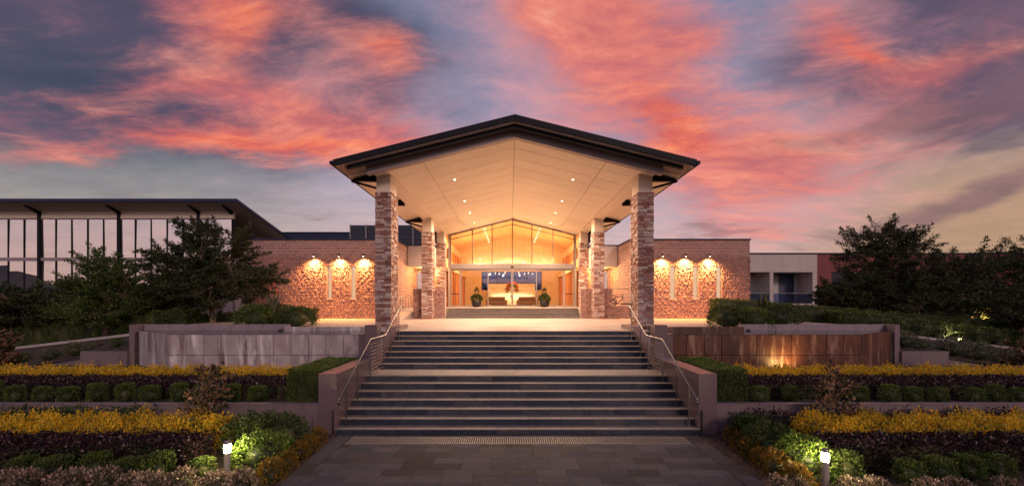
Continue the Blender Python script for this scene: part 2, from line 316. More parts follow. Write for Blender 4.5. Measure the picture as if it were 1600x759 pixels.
# ------------------------------------------------------------------ geometry helpers
def tag(o, label=None, cat=None, group=None, kind=None):
    if label: o['label'] = label
    if cat: o['category'] = cat
    if group: o['group'] = group
    if kind: o['kind'] = kind
    return o
def link(name, me, parent=None):
    o = bpy.data.objects.new(name, me); COL.objects.link(o)
    if parent is not None: o.parent = parent
    return o
def thing(name, label, cat, loc=(0, 0, 0), group=None, rotz=0.0):
    o = bpy.data.objects.new(name, None); COL.objects.link(o); o.empty_display_size = 0.2
    o.location = loc; o.rotation_euler[2] = rotz
    return tag(o, label, cat, group)
def world_child(o, parent):    # child whose mesh is written in world coordinates
    if parent is not None and parent.type == 'EMPTY' and parent.parent is None:
        o.matrix_parent_inverse = Matrix.Translation(parent.location).inverted()
    return o
class MB:
    def __init__(s): s.v = []; s.f = []
    def quad(s, a, b, c, d):
        n = len(s.v); s.v += [tuple(a), tuple(b), tuple(c), tuple(d)]; s.f.append((n, n + 1, n + 2, n + 3)); return s
    def box(s, x0, x1, y0, y1, z0, z1):
        if x0 > x1: x0, x1 = x1, x0
        if y0 > y1: y0, y1 = y1, y0
        return s.hexa([(x0, y0, z0), (x1, y0, z0), (x1, y1, z0), (x0, y1, z0), (x0, y0, z1), (x1, y0, z1), (x1, y1, z1), (x0, y1, z1)])
    def hexa(s, p):
        n = len(s.v); s.v += [tuple(q) for q in p]
        for f in ((3, 2, 1, 0), (4, 5, 6, 7), (0, 1, 5, 4), (1, 2, 6, 5), (2, 3, 7, 6), (3, 0, 4, 7)): s.f.append(tuple(n + i for i in f))
        return s
    def prism(s, poly, ax, a, b):   # polygon extruded along an axis (0, 1 or 2); poly holds the two other coordinates in order
        n = len(s.v); k = len(poly)
        for val in (a, b):
            for p in poly:
                q = list(p); q.insert(ax, val); s.v.append(tuple(q))
        s.f.append(tuple(n + i for i in range(k))[::-1]); s.f.append(tuple(n + k + i for i in range(k)))
        for i in range(k): j = (i + 1) % k; s.f.append((n + i, n + j, n + k + j, n + k + i))
        return s
    def tube(s, pts, r, seg=8, cap=True):
        pts = [Vector(p) for p in pts]; rs = r if isinstance(r, (list, tuple)) else [r] * len(pts)
        n0 = len(s.v); up = Vector((0, 0, 1))
        for i, p in enumerate(pts):
            d = (pts[min(i + 1, len(pts) - 1)] - pts[max(i - 1, 0)])
            if d.length < 1e-6: d = Vector((0, 0, 1))
            d.normalize(); a = d.cross(up if abs(d.z) < 0.95 else Vector((1, 0, 0))).normalized(); b = d.cross(a)
            for k in range(seg):
                t = 2 * math.pi * k / seg; s.v.append(tuple(p + (a * math.cos(t) + b * math.sin(t)) * rs[i]))
        for i in range(len(pts) - 1):
            for k in range(seg):
                k2 = (k + 1) % seg; A = n0 + i * seg; s.f.append((A + k, A + k2, A + seg + k2, A + seg + k))
        if cap:
            s.f.append(tuple(n0 + k for k in range(seg))[::-1]); s.f.append(tuple(n0 + (len(pts) - 1) * seg + k for k in range(seg)))
        return s
    def lathe(s, prof, c, seg=20):  # prof: (radius, z)
        n0 = len(s.v)
        for r, z in prof:
            for k in range(seg):
                t = 2 * math.pi * k / seg; s.v.append((c[0] + r * math.cos(t), c[1] + r * math.sin(t), c[2] + z))
        for i in range(len(prof) - 1):
            for k in range(seg):
                k2 = (k + 1) % seg; A = n0 + i * seg; s.f.append((A + k, A + k2, A + seg + k2, A + seg + k))
        s.f.append(tuple(n0 + k for k in range(seg))[::-1]); s.f.append(tuple(n0 + (len(prof) - 1) * seg + k for k in range(seg)))
        return s
    def add(s, me_v, me_f, M):      # append another mesh through a matrix
        n = len(s.v); s.v += [tuple(M @ Vector(p)) for p in me_v]; s.f += [tuple(n + i for i in f) for f in me_f]; return s
    def mesh(s, name, m, smooth=False):
        me = bpy.data.meshes.new(name); me.from_pydata(s.v, [], s.f); me.materials.append(MATS[m])
        if smooth: me.polygons.foreach_set('use_smooth', [True] * len(me.polygons))
        me.update(); return me
    def build(s, name, m, parent=None, bevel=0.0, smooth=False, kind=None):
        o = world_child(link(name, s.mesh(name, m, smooth), parent), parent)
        if bevel:
            b = o.modifiers.new('bevel', 'BEVEL'); b.width = bevel; b.segments = 2; b.limit_method = 'ANGLE'
        if kind: o['kind'] = kind
        return o
def struct(name, mb, m, **k):
    o = mb.build(name, m, **k); o['kind'] = 'structure'; return o
def wall_with_openings(mb, x0, x1, y0, y1, z0, z1, ops):
    x = x0
    for (a, b, c, d) in sorted(ops):
        if a > x: mb.box(x, a, y0, y1, z0, z1)
        if c > z0: mb.box(a, b, y0, y1, z0, c)
        if d < z1: mb.box(a, b, y0, y1, d, z1)
        x = b
    if x < x1: mb.box(x, x1, y0, y1, z0, z1)

# ---- leaf clouds (numpy)
def nrm(a): return a / np.maximum(np.linalg.norm(a, axis=1, keepdims=True), 1e-6)
def leaf_mesh(name, pts, dirs, L, Wd, m, fold=0.25):
    n = len(pts); d = nrm(dirs); r = RNG.normal(size=(n, 3)); s = nrm(np.cross(d, r)); u = np.cross(s, d)
    L = (L * RNG.uniform(0.65, 1.3, n))[:, None]; Wv = (Wd * RNG.uniform(0.7, 1.25, n))[:, None]
    V = np.empty((n, 4, 3), np.float32)
    V[:, 0] = pts; V[:, 1] = pts + d * L * 0.45 + s * Wv + u * Wv * fold; V[:, 2] = pts + d * L; V[:, 3] = pts + d * L * 0.45 - s * Wv + u * Wv * fold
    me = bpy.data.meshes.new(name)
    me.vertices.add(n * 4); me.vertices.foreach_set('co', V.ravel())
    me.loops.add(n * 4); me.loops.foreach_set('vertex_index', np.arange(n * 4, dtype=np.int32))
    me.polygons.add(n); me.polygons.foreach_set('loop_start', np.arange(0, n * 4, 4, dtype=np.int32)); me.polygons.foreach_set('loop_total', np.full(n, 4, np.int32))
    me.materials.append(MATS[m]); me.update(calc_edges=True); me.validate(); return me
def lump(p, s, a):
    x, y, z = p[:, 0] * s, p[:, 1] * s, p[:, 2] * s
    return a * (np.sin(x * 1.7 + 1.3 * np.sin(y * 1.1)) * np.sin(y * 2.3 + z) + 0.6 * np.sin(x * 3.9 + z * 2.7 + 0.7) * np.sin(y * 3.1 - x))
def hedge_leaves(x0, x1, y0, y1, z0, z1, dens, L, Wd, m, lumpa=0.05, up=0.5, depth=0.10, name='foliage', top_only=1.0, ragged=0.0, slope=0.0):
    faces = [('t', (x1 - x0) * (y1 - y0) * top_only), ('f', (x1 - x0) * (z1 - z0)), ('b', (x1 - x0) * (z1 - z0) * 0.3), ('l', (y1 - y0) * (z1 - z0)), ('r', (y1 - y0) * (z1 - z0))]
    P_, N_ = [], []
    for k, A in faces:
        n = int(A * dens)
        if n < 1: continue
        X = RNG.uniform(x0, x1, n); Y = RNG.uniform(y0, y1, n); Z = RNG.uniform(z0, z1, n); nn = np.zeros((n, 3))
        if k == 't': Z[:] = z1; nn[:, 2] = 1
        if k == 'f': Y[:] = y0; nn[:, 1] = -1
        if k == 'b': Y[:] = y1; nn[:, 1] = 1
        if k == 'l': X[:] = x0; nn[:, 0] = -1
        if k == 'r': X[:] = x1; nn[:, 0] = 1
        P_.append(np.stack([X, Y, Z], 1)); N_.append(nn)
    p = np.concatenate(P_); q = np.concatenate(N_)
    off = lump(p, 3.0, lumpa) + lump(p + 5.0, 8.0, lumpa * 0.5) - RNG.uniform(0, depth, len(p)) + ragged * (RNG.uniform(0, 1, len(p)) ** 4)
    p = p + q * off[:, None]
    if slope: p[:, 2] += (p[:, 0] - x0) * slope
    d = q * 0.7 + RNG.normal(size=p.shape) * 0.55 + np.array([0, 0, up])
    return leaf_mesh(name, p, d, L, Wd, m)
def hedge(name, label, cat, x0, x1, y0, y1, z0, z1, dens, L, Wd, m, core='leaf_dark', group=None, **k):
    if x0 > x1: x0, x1 = x1, x0
    t = thing(name, label, cat, ((x0 + x1) / 2, (y0 + y1) / 2, z0), group)
    sl = k.get('slope', 0.0); i = 0.07
    b = MB(); N = max(2, int((x1 - x0) / 0.5))
    for j in range(N):
        a = x0 + i + (x1 - x0 - 2 * i) * j / N; c = x0 + i + (x1 - x0 - 2 * i) * (j + 1) / N
        za, zc = sl * (a - x0), sl * (c - x0)
        b.hexa([(a, y0 + i, z0 + za), (c, y0 + i, z0 + zc), (c, y1 - i, z0 + zc), (a, y1 - i, z0 + za), (a, y0 + i, z1 - i + za), (c, y0 + i, z1 - i + zc), (c, y1 - i, z1 - i + zc), (a, y1 - i, z1 - i + za)])
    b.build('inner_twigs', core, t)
    world_child(link('foliage', hedge_leaves(x0, x1, y0, y1, z0, z1, dens, L, Wd, m, **k), t), t)
    if m == 'leaf_yellow': world_child(link('lower_foliage', hedge_leaves(x0, x1, y0 - .03, y0 + .25, z0, z0 + (z1 - z0) * .62, dens * .8, L, Wd * 1.2, 'leaf_box', lumpa=.10, depth=.1, top_only=.4), t), t)
    return t
def blob_leaves(n, rx, ry, rz, m, L, Wd, sq=2.0, up=0.3, cz=None, depth=0.25, lumpa=0.08, name='foliage'):
    v = nrm(RNG.normal(size=(n, 3))); v[:, 2] = np.where(v[:, 2] < -0.5, -v[:, 2], v[:, 2])
    k = (np.abs(v) ** sq).sum(1) ** (-1 / sq)
    p = v * k[:, None]; p = p * (1 - depth * RNG.uniform(0, 1, n) ** 1.5 + lump(p, 4.0, lumpa))[:, None]
    p = p * np.array([rx, ry, rz]); p[:, 2] += rz * 0.5 if cz is None else cz
    d = v * 0.9 + RNG.normal(size=p.shape) * 0.5 + np.array([0, 0, up])
    return leaf_mesh(name, p, d, L, Wd, m)
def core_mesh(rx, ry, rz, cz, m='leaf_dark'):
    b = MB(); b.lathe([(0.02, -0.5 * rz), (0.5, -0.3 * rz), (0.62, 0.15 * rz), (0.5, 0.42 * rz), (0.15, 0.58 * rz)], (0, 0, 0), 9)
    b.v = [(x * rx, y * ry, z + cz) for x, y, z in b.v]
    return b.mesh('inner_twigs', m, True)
UNIT = {}
def unit(m, rough=0, var=0):   # shared unit box (12 triangles), its corners knocked about when rough
    k = (m, rough, var)
    if k not in UNIT:
        b = MB().box(-.5, .5, -.5, .5, -.5, .5); r = random.Random(var * 13 + 5)
        if rough: b.v = [tuple(c * (1 - rough * r.uniform(0, 1)) for c in p) for p in b.v]
        UNIT[k] = b.mesh('piece', m)
    return UNIT[k]
def piece(name, m, parent, x0, x1, y0, y1, z0, z1, rough=0):
    o = link(name, unit(m, rough, random.randrange(6) if rough else 0), parent)
    o.location = ((x0 + x1) / 2, (y0 + y1) / 2, (z0 + z1) / 2); o.scale = (abs(x1 - x0), abs(y1 - y0), abs(z1 - z0))
    return world_child(o, parent)
SIDE = {-1: 'near the glass building', 1: 'near the red building'}
ORD = ['first', 'second', 'third', 'fourth', 'fifth', 'sixth', 'seventh', 'eighth', 'ninth', 'tenth', 'eleventh', 'twelfth']
R = 0.157; ZP = 14 * R; ZL = 7 * R; SW = 4.6; ZU = ZP + 0.68

# ------------------------------------------------------------------ ground
def gz(X, d):
    a = abs(X)
    L = 1.87 - 0.116 * max(0.0, min(a, 40.0) - 17.0)
    if a < 4.85: return 0.0 if d < 17.0 else 2.05
    if d < 10.43: return 0.0
    if d < 17.25: return 0.62
    if a < 16.7: return 2.05
    w = 1.16 if a < 18.65 else 0.80 - 0.15 * (min(a, 26) - 18.65)
    return w + (L - w) * min(1.0, (d - 17.25) / 1.6)
def build_ground():
    xs = sorted(set([-900, -400, -200, -120, -80, -60] + list(np.arange(-48, 48.1, 1.5)) + [60, 80, 120, 200, 400, 900, -4.8, -4.9, 4.8, 4.9, 16.65, 16.75, -16.65, -16.75, 18.6, 18.7, -18.6, -18.7]))
    ds = sorted(set([-900, -200, -60, -20, -8, 0, 4, 7, 9, 10.42, 10.44, 12, 14, 16.95, 17.05, 17.24, 17.26, 17.8, 18.85, 20.4] + list(np.arange(22.5, 60, 2.5)) + [70, 100, 200, 500, 1500, 2600]))
    b = MB()
    for d in ds:
        for x in xs: b.v.append((float(x), float(d), gz(x, d)))
    k = len(xs)
    for i in range(len(ds) - 1):
        for j in range(k - 1): b.f.append((i * k + j, i * k + j + 1, (i + 1) * k + j + 1, (i + 1) * k + j))
    struct('ground', b, 'soil')
build_ground()

def build_hills():
    b = MB(); n = 90
    for i in range(n + 1):
        x = -900 + 1800 * i / n; h = 34 + 8 * math.sin(i * .21) + 4 * math.sin(i * .57 + 1) + 1.5 * math.sin(i * 1.7)
        b.v += [(x, -380 - 20 * math.sin(i * .3), -1), (x, -470, h), (x, -640, -1)]
    for i in range(n):
        for k in (0, 1): b.f.append((3 * i + k, 3 * i + k + 1, 3 * i + k + 4, 3 * i + k + 3))
    struct('hills', b, 'hill')
build_hills()

# ------------------------------------------------------------------ entrance path with pavers
PW = 4.45
path = struct('paved_path', MB().box(-PW, PW, -12, 9.98, -0.05, 0.02), 'joint')
row = 0; y = 5.2
while y < 9.28:
    y1 = min(y + 0.30, 9.29); x = -PW + 0.36 - random.uniform(0, 0.5); x = max(x, -PW + 0.36); first = True
    while x < PW - 0.37:
        w = 0.6 if not first else random.choice((0.2, 0.35, 0.5, 0.6)); first = False
        x1 = min(x + w, PW - 0.36)
        if x1 - x > 0.05: piece('paver', 'paver', path, x + .003, x1 - .003, y + .003, y1 - .003, 0.0, 0.044 + random.uniform(-.0015, .0015))
        x = x1
    y = y1; row += 1
for s in (-1, 1):
    y = 5.2
    while y < 9.9:
        y1 = min(y + 0.6, 9.9); piece('edge_paver', 'paver', path, s * (PW - .003), s * (PW - .352), y + .003, y1 - .003, 0.0, 0.046); y = y1
struct('path_approach', MB().box(-PW + .01, PW - .01, -11.9, 5.19, 0.02, 0.04), 'paver')
# drain at the foot of the steps
t = thing('drain_grate', 'long slotted metal drain grate across the foot of the steps', 'drain', (0, 9.55, 0.02))
GX = PW - 0.37
MB().box(-GX, GX, 9.325, 9.735, 0.021, 0.024).build('channel', 'black', t)
b = MB()
for q in (9.31, 9.735): b.box(-GX, GX, q, q + .018, .021, .05)
b.build('frame', 'grate', t)
b = MB(); x = -GX + .02
while x < GX: b.box(x, x + .020, 9.329, 9.734, .03, .046); x += .052
b.build('bars', 'grate', t, kind='stuff')
for yy0, yy1 in ((9.76, 9.985),):
    x = -PW + .36
    while x < PW - .37: piece('paver', 'paver', path, x + .003, min(x + .6, PW - .36) - .003, yy0, yy1, 0, .044); x += .6

# ------------------------------------------------------------------ grand staircase
st = thing('stone_staircase', 'wide dark slate staircase in two flights leading up to the lit porch', 'stairs', (0, 12.8, 0))
low = [10.02 + .355 * k for k in range(7)]; upr = [13.45 + .36 * k for k in range(7)]
prof = [(low[0] + .03, 0.0)]
edges = [(d, k) for k, d in enumerate(low)] + [(d, 7 + k) for k, d in enumerate(upr)]
for d, k in edges: prof += [(d + .03, k * R), (d + .03, (k + 1) * R - .016)]
prof = [(a, max(z, 0.0)) for a, z in prof] + [(17.3, ZP - .036), (17.3, 0)]
pp = []
for a in prof:
    if not pp or a != pp[-1]: pp.append(a)
MB().prism(pp, 0, -SW, SW).build('core', 'joint', st)
def slabs(name, m, y0, y1, z0, z1, w=0.84):
    x = -SW; f = True
    while x < SW - .02:
        x1 = min(x + (w if not f else random.choice((.3, .5, .7))), SW); f = False
        if SW - x1 < .12: x1 = SW
        piece(name, m, st, x + .003, x1 - .003, y0, y1, z0, z1 + random.uniform(-.0008, .0008)); x = x1
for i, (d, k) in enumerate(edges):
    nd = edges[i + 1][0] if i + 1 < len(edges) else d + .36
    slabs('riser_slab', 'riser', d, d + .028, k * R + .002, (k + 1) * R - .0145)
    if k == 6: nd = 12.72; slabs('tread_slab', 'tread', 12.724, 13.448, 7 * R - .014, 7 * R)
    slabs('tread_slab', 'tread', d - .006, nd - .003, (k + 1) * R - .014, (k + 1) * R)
for q in (low[6] + .04, 13.33):
    g = thing('landing_drain', 'narrow slotted drain on the stair landing ' + ('beside its front edge' if q < 13 else 'under the upper flight'), 'drain', (0, q, ZL))
    MB().box(-4.35, 4.35, q, q + .09, ZL + .001, ZL + .004).build('channel', 'black', g)
    b = MB(); x = -4.33
    while x < 4.33: b.box(x, x + .05, q + .012, q + .078, ZL + .0045, ZL + .008); x += .085
    b.build('bars', 'grate', g, kind='stuff')

# cheek walls, landing piers and handrails on both sides
for s in (-1, 1):
    c = thing('stair_side_wall', 'polished brown granite wall flanking the lower flight of steps ' + SIDE[s], 'wall', (s * 4.83, 11.5, 0), 'granite walls flanking the steps')
    MB().box(s * 4.62, s * 5.04, 10.14, 13.15, 0, 1.48).build('core', 'joint', c)
    piece('front_panel', 'granite', c, s * 4.601, s * 5.06, 10.11, 10.142, 0, 1.50)
    for k in range(4):
        a0, a1 = 10.146 + k * .752, 10.146 + (k + 1) * .752 - .004
        piece('side_panel', 'granite', c, s * 4.602, s * 4.622, a0, a1, 0.0, 1.496)
        piece('side_panel', 'granite', c, s * 5.038, s * 5.058, a0, a1, 0.0, 1.496)
        piece('coping', 'granite', c, s * 4.598, s * 5.064, a0 - (.035 if k == 0 else 0), a1, 1.50, 1.53)
    c = thing('landing_pier', 'short square granite pier beside the stair landing ' + SIDE[s], 'pier', (s * 4.8, 13.4, 0), 'piers beside the landing')
    piece('shaft', 'granite', c, s * 4.602, s * 5.0, 13.18, 13.6, 0, 2.55)
    piece('cap', 'granite', c, s * 4.59, s * 5.012, 13.168, 13.612, 2.55, 2.58)
    piece('low_block', 'granite', c, s * 5.004, s * 5.25, 13.3, 13.6, 0, 2.28)
    c = thing('upper_side_wall', 'sloping granite wall beside the upper flight of steps ' + SIDE[s], 'wall', (s * 4.8, 15, 0), 'granite walls flanking the steps')
    b = MB(); b.prism([(13.604, 0.0), (17.2, 0.0), (17.2, 2.35), (15.7, 2.35), (13.604, 1.55)], 0, s * 4.604, s * 5.0); b.build('wall', 'granite', c, bevel=.006)
    b = MB(); b.prism([(13.604, 1.552), (15.7, 2.352), (17.2, 2.352), (17.2, 2.38), (15.7, 2.38), (13.604, 1.58)], 0, s * 4.594, s * 5.01); b.build('coping', 'granite', c)
    h = thing('stair_handrail', 'stainless steel stair handrail with posts and landing wires ' + SIDE[s], 'handrail', (s * 4.42, 12.5, 0), 'handrails of the staircase')
    X = s * 4.42
    rail = [(X, 9.80, .93), (X, 9.86, .99), (X, 12.0, 2.19), (X, 12.08, 2.215), (X, 13.45, 2.215), (X, 13.53, 2.24), (X, 15.35, 3.17), (X, 15.6, 3.2)]
    MB().tube(rail, .024, 10).build('rail', 'steel', h, smooth=True)
    MB().tube([(X, 9.80, .93), (X, 9.80, .86), (X, 9.86, .82)], .018, 8).build('rail_end', 'steel', h, smooth=True)
    def gzs(d):
        z = 0
        for dd, k in edges:
            if d > dd: z = (k + 1) * R
        return z
    def rz(d):
        for (a, b2) in zip(rail, rail[1:]):
            if a[1] <= d <= b2[1]: return a[2] + (b2[2] - a[2]) * (d - a[1]) / max(b2[1] - a[1], 1e-5)
        return rail[-1][2]
    for d in (10.28, 11.05, 12.06, 13.3, 14.1, 15.15):
        z0 = gzs(d)
        p = MB().box(X - .012, X + .012, d - .026, d + .026, z0, rz(d) - .02).build('post', 'steel', h)
        MB().lathe([(.045, 0), (.045, .012), (.02, .014)], (X, d, z0), 12).build('base_plate', 'steel', p)
    for k in range(9):
        z = ZL + .10 + k * .108
        MB().tube([(X, 12.07, z), (X, 13.3, z)], .0055, 5).build('wire', 'steel', h)
    m = thing('rail_light', 'slim dark upright marker at the foot of the granite wall ' + SIDE[s], 'marker', (s * 4.7, 10.02, 0))
    piece('upright', 'dark_steel', m, s * 4.66, s * 4.69, 10.05, 10.08, 0, .62); piece('edge_strip', 'steel', m, s * 4.66, s * 4.69, 10.044, 10.049, 0.03, .62)

# retaining walls of the garden beds
for s in (-1, 1):
    w = thing('garden_retaining_wall', 'long low rendered retaining wall holding the upper flower bed ' + SIDE[s], 'wall', (s * 20, 10.4, 0), 'retaining walls of the garden')
    x = 5.064
    while x < 42:
        piece('wall_panel', 'render_wall', w, s * x, s * (x + 2.99), 10.34, 10.5, 0, .68); piece('coping', 'render_wall', w, s * x, s * (x + 2.99), 10.325, 10.515, .68, .715); x += 3.0

# ------------------------------------------------------------------ terrace
ter = struct('porch_terrace', MB().box(-16.64, 16.64, 17.75, 34.0, 1.0, ZP - .03).box(-5.5, 5.5, 15.62, 17.748, 1.0, ZP - .034).box(5.502, 10.2, 17.2, 17.748, 1.0, ZP - .034).box(-10.2, -5.502, 17.2, 17.748, 1.0, ZP - .034), 'joint')
y = 15.98
while y < 21.9:
    a = 5.36 if y < 17.2 else 16.62
    n = 9 if y < 17.2 else 28
    for k in range(n):
        x0 = -a + 2 * a * k / n; x1 = -a + 2 * a * (k + 1) / n
        if y < 17.2 and (abs(x0) > 4.65 or abs(x1) > 4.65) and y < 15.9: continue
        piece('floor_slab', 'terrace', ter, x0 + .002, x1 - .002, y + .002, min(y + .6, 21.98) - .002, ZP - .04, ZP + random.uniform(-.001, .001))
    y += .6
b = MB()
y = 21.98
while y < 33.9:
    for k in range(28):
        x0 = -16.62 + 1.187 * k; b.box(x0 + .002, x0 + 1.185, y + .002, y + .898, ZP - .03, ZP)
    y += .9
o = b.build('floor_slabs_beyond', 'terrace', ter, kind='stuff')

# ------------------------------------------------------------------ reflecting pools
for s in (-1, 1):
    pm = 'pond_panel' if s < 0 else 'rust_panel'
    p = thing('raised_pool', ('grey streaked stone' if s < 0 else 'rust brown stone') + ' panelled wall of the raised pool ' + SIDE[s], 'pool wall', (s * 10, 15.4, .62), 'raised pools beside the steps')
    zt = 2.09; A = (5.26, 15.3); B = (13.3, 15.3); C = (16.4, 17.35)
    b = MB(); b.prism([(s * 5.3, 15.345), (s * 13.27, 15.345), (s * 16.35, 17.38), (s * 16.35, 17.7), (s * 5.3, 17.15)], 2, .5, zt - .06); b.build('tank', 'joint', p)
    zs = [.55, 1.30, zt]
    for r_ in range(2):
        n = 12
        for k in range(n):
            x0 = A[0] + (B[0] - A[0]) * k / n; x1 = A[0] + (B[0] - A[0]) * (k + 1) / n
            piece('wall_panel', pm, p, s * (x0 + .011), s * (x1 - .011), 15.3 + random.uniform(0, .004), 15.344, zs[r_] + .009, zs[r_ + 1] - .009)
        n = 6; L = math.hypot(C[0] - B[0], C[1] - B[1]); an = math.atan2(C[1] - B[1], s * (C[0] - B[0]))
        for k in range(n):
            f = (k + .5) / n
            o = link('return_panel', unit(pm), p); o.location = (s * (B[0] + (C[0] - B[0]) * f), B[1] + (C[1] - B[1]) * f + .02, (zs[r_] + zs[r_ + 1]) / 2)
            o.scale = (L / n - .006, .04, zs[r_ + 1] - zs[r_] - .006); o.rotation_euler[2] = an; world_child(o, p)
    piece('end_post', 'render_wall', p, s * 16.42, s * 16.64, 17.2, 17.72, 0.6, 2.36)
    for k in range(7):
        x0 = 5.26 + k * .66; piece('back_panel', pm, p, s * (x0 + .003), s * (x0 + .654), 17.15, 17.19, 1.95, 2.27)
    piece('back_coping', 'pond_coping', p, s * 9.9, s * 9.96, 17.15, 17.66, 1.95, 2.28)
    for k in range(5):
        x0 = 9.962 + k * 1.288; piece('back_panel', 'pond_coping', p, s * (x0 + .003), s * (x0 + 1.284), 17.64, 17.70, 1.95, 2.35)
    w = MB(); w.v = [(s * 5.3, 15.31, zt + .002), (s * 13.29, 15.31, zt + .002), (s * 16.4, 17.36, zt + .002), (s * 16.4, 17.64, zt + .002), (s * 9.95, 17.64, zt + .002), (s * 9.95, 17.16, zt + .002), (s * 5.3, 17.16, zt + .002)]
    w.f = [tuple(range(7)) if s > 0 else tuple(range(7))[::-1]]
    struct('pool_water', w, 'water')
# low garden walls stepping down beyond the pools, kerbed drives behind
for s in (-1, 1):
    for k, (a0, a1, z0, z1) in enumerate(((16.645, 18.66, 1.22, 1.22), (18.662, 24.0, .86, .06))):
        g = MB(); X0, X1 = s * a0, s * a1
        g.hexa([(min(X0, X1), 17.1, .3), (max(X0, X1), 17.1, .3), (max(X0, X1), 17.26, .3), (min(X0, X1), 17.26, .3),
                (min(X0, X1), 17.1, z0 if s > 0 else z1), (max(X0, X1), 17.1, z1 if s > 0 else z0), (max(X0, X1), 17.26, z1 if s > 0 else z0), (min(X0, X1), 17.26, z0 if s > 0 else z1)])
        o = g.build('garden_wall', 'render_wall', bevel=.008)
        tag(o, ('tall level' if k == 0 else 'low sloping') + ' section of rendered garden wall past the pool ' + SIDE[s], 'wall', 'garden walls past the pools')
    b = MB(); kb = MB(); kf = MB(); n = 14
    for i in range(n):
        a0, a1 = 16.72 + i * 1.3, 16.72 + (i + 1) * 1.3
        def gg(a, d): return gz(a, d) + .03
        y0a = y0b = 18.3
        q = [(s * a0, y0a, gg(a0, 18.3)), (s * a1, y0b, gg(a1, 18.3)), (s * a1, y0b + 2.3, gg(a1, 20.6)), (s * a0, y0a + 2.3, gg(a0, 20.6))]
        b.quad(*(q if s > 0 else q[::-1]))
        for mm, o0, o1, h in ((kb, 2.3, 2.5, .13),):
            za, zb = gg(a0, 20.6), gg(a1, 20.6)
            P8 = [(s * a0, y0a + o0, za - .1), (s * a1, y0b + o0, zb - .1), (s * a1, y0b + o1, zb - .1), (s * a0, y0a + o1, za - .1), (s * a0, y0a + o0, za + h), (s * a1, y0b + o0, zb + h), (s * a1, y0b + o1, zb + h), (s * a0, y0a + o1, za + h)]
            if s < 0: P8 = [P8[i] for i in (1, 0, 3, 2, 5, 4, 7, 6)]
            mm.hexa(P8)
    struct('side_drive', b, 'road'); struct('drive_kerb', kb, 'kerb')

# ------------------------------------------------------------------ split-face block walls
BLOCKS = {}
def block_mesh(kind, var):     # unit in x and z, real depth; front grid pushed in and out
    k = (kind, var)
    if k in BLOCKS: return BLOCKS[k]
    r = random.Random(var * 31 + (7 if kind == 'rough' else 3)); nx, nz = (8, 4) if kind == 'rough' else (2, 1)
    amp = .062 if kind == 'rough' else .004
    b = MB()
    for j in range(nz + 1):
        for i in range(nx + 1):
            e = i in (0, nx) or j in (0, nz)
            b.v.append((-.5 + i / nx + (0 if e else r.uniform(-.04, .04)), ((.012 if kind != 'rough' else r.uniform(-.050, .012)) if e else -r.uniform(-.012, amp)), -.5 + j / nz + (0 if e else r.uniform(-.07, .07))))
    for j in range(nz):
        for i in range(nx): A = j * (nx + 1) + i; b.f.append((A, A + 1, A + nx + 2, A + nx + 1))
    n = len(b.v); b.v += [(-.5, .06, -.5), (.5, .06, -.5), (.5, .06, .5), (-.5, .06, .5)]
    c0, c1, c2, c3 = 0, nx, (nz + 1) * (nx + 1) - 1, nz * (nx + 1)
    b.f += [tuple([n, n + 1] + list(range(c1, c0 - 1, -1))), tuple([n + 2, n + 3] + list(range(c3, c2 + 1))),
            tuple([n + 1, n + 2] + [j * (nx + 1) + nx for j in range(nz, -1, -1)]), tuple([n + 3, n] + [j * (nx + 1) for j in range(nz + 1)])]
    BLOCKS[k] = (b, b.mesh('block', 'block')); return BLOCKS[k]
def block_wall(parent, M, length, z0, z1, ops, bw=.43, bh=.22, smooth_top=5, budget=300, key=None):
    """blocks on a wall whose local x runs along its length and whose front looks to local -y; M places it"""
    nr = int(round((z1 - z0) / bh)); bh = (z1 - z0) / nr; cells = []
    for r_ in range(nr):
        a, c = z0 + r_ * bh, z0 + (r_ + 1) * bh
        spans = [(0.0, length)]
        for (o0, o1, oz0, oz1) in ops:
            if a < oz1 - .01 and c > oz0 + .01:
                ns = []
                for (u, v) in spans:
                    if o0 > u + .02: ns.append((u, min(v, o0)))
                    if o1 < v - .02: ns.append((max(u, o1), v))

                spans = ns if ns else []
        for (u, v) in spans:
            x = -bw * (.5 if r_ % 2 else 0)
            while x < v:
                q0, q1 = max(x, u), min(x + bw, v)
                if q1 - q0 > .04: cells.append((q0, q1, a, c, r_ >= nr - smooth_top))
                x += bw
    if key: cells.sort(key=key)
    else: random.shuffle(cells)
    rest = MB()
    for i, (q0, q1, a, c, sm) in enumerate(cells):
        b, me = block_mesh('smooth' if sm else 'rough', random.randrange(9))
        T = M @ Matrix.Translation(((q0 + q1) / 2, 0, (a + c) / 2)) @ Matrix.Diagonal((q1 - q0 - (.030 if sm else .010), 1, c - a - (.026 if sm else .010), 1))
        if i < budget:
            o = link('block', me, parent); world_child(o, parent); o.matrix_basis = T
        else: rest.add(b.v, b.f, T)
    if rest.v: rest.build('further_blocks', 'block', parent, kind='stuff')

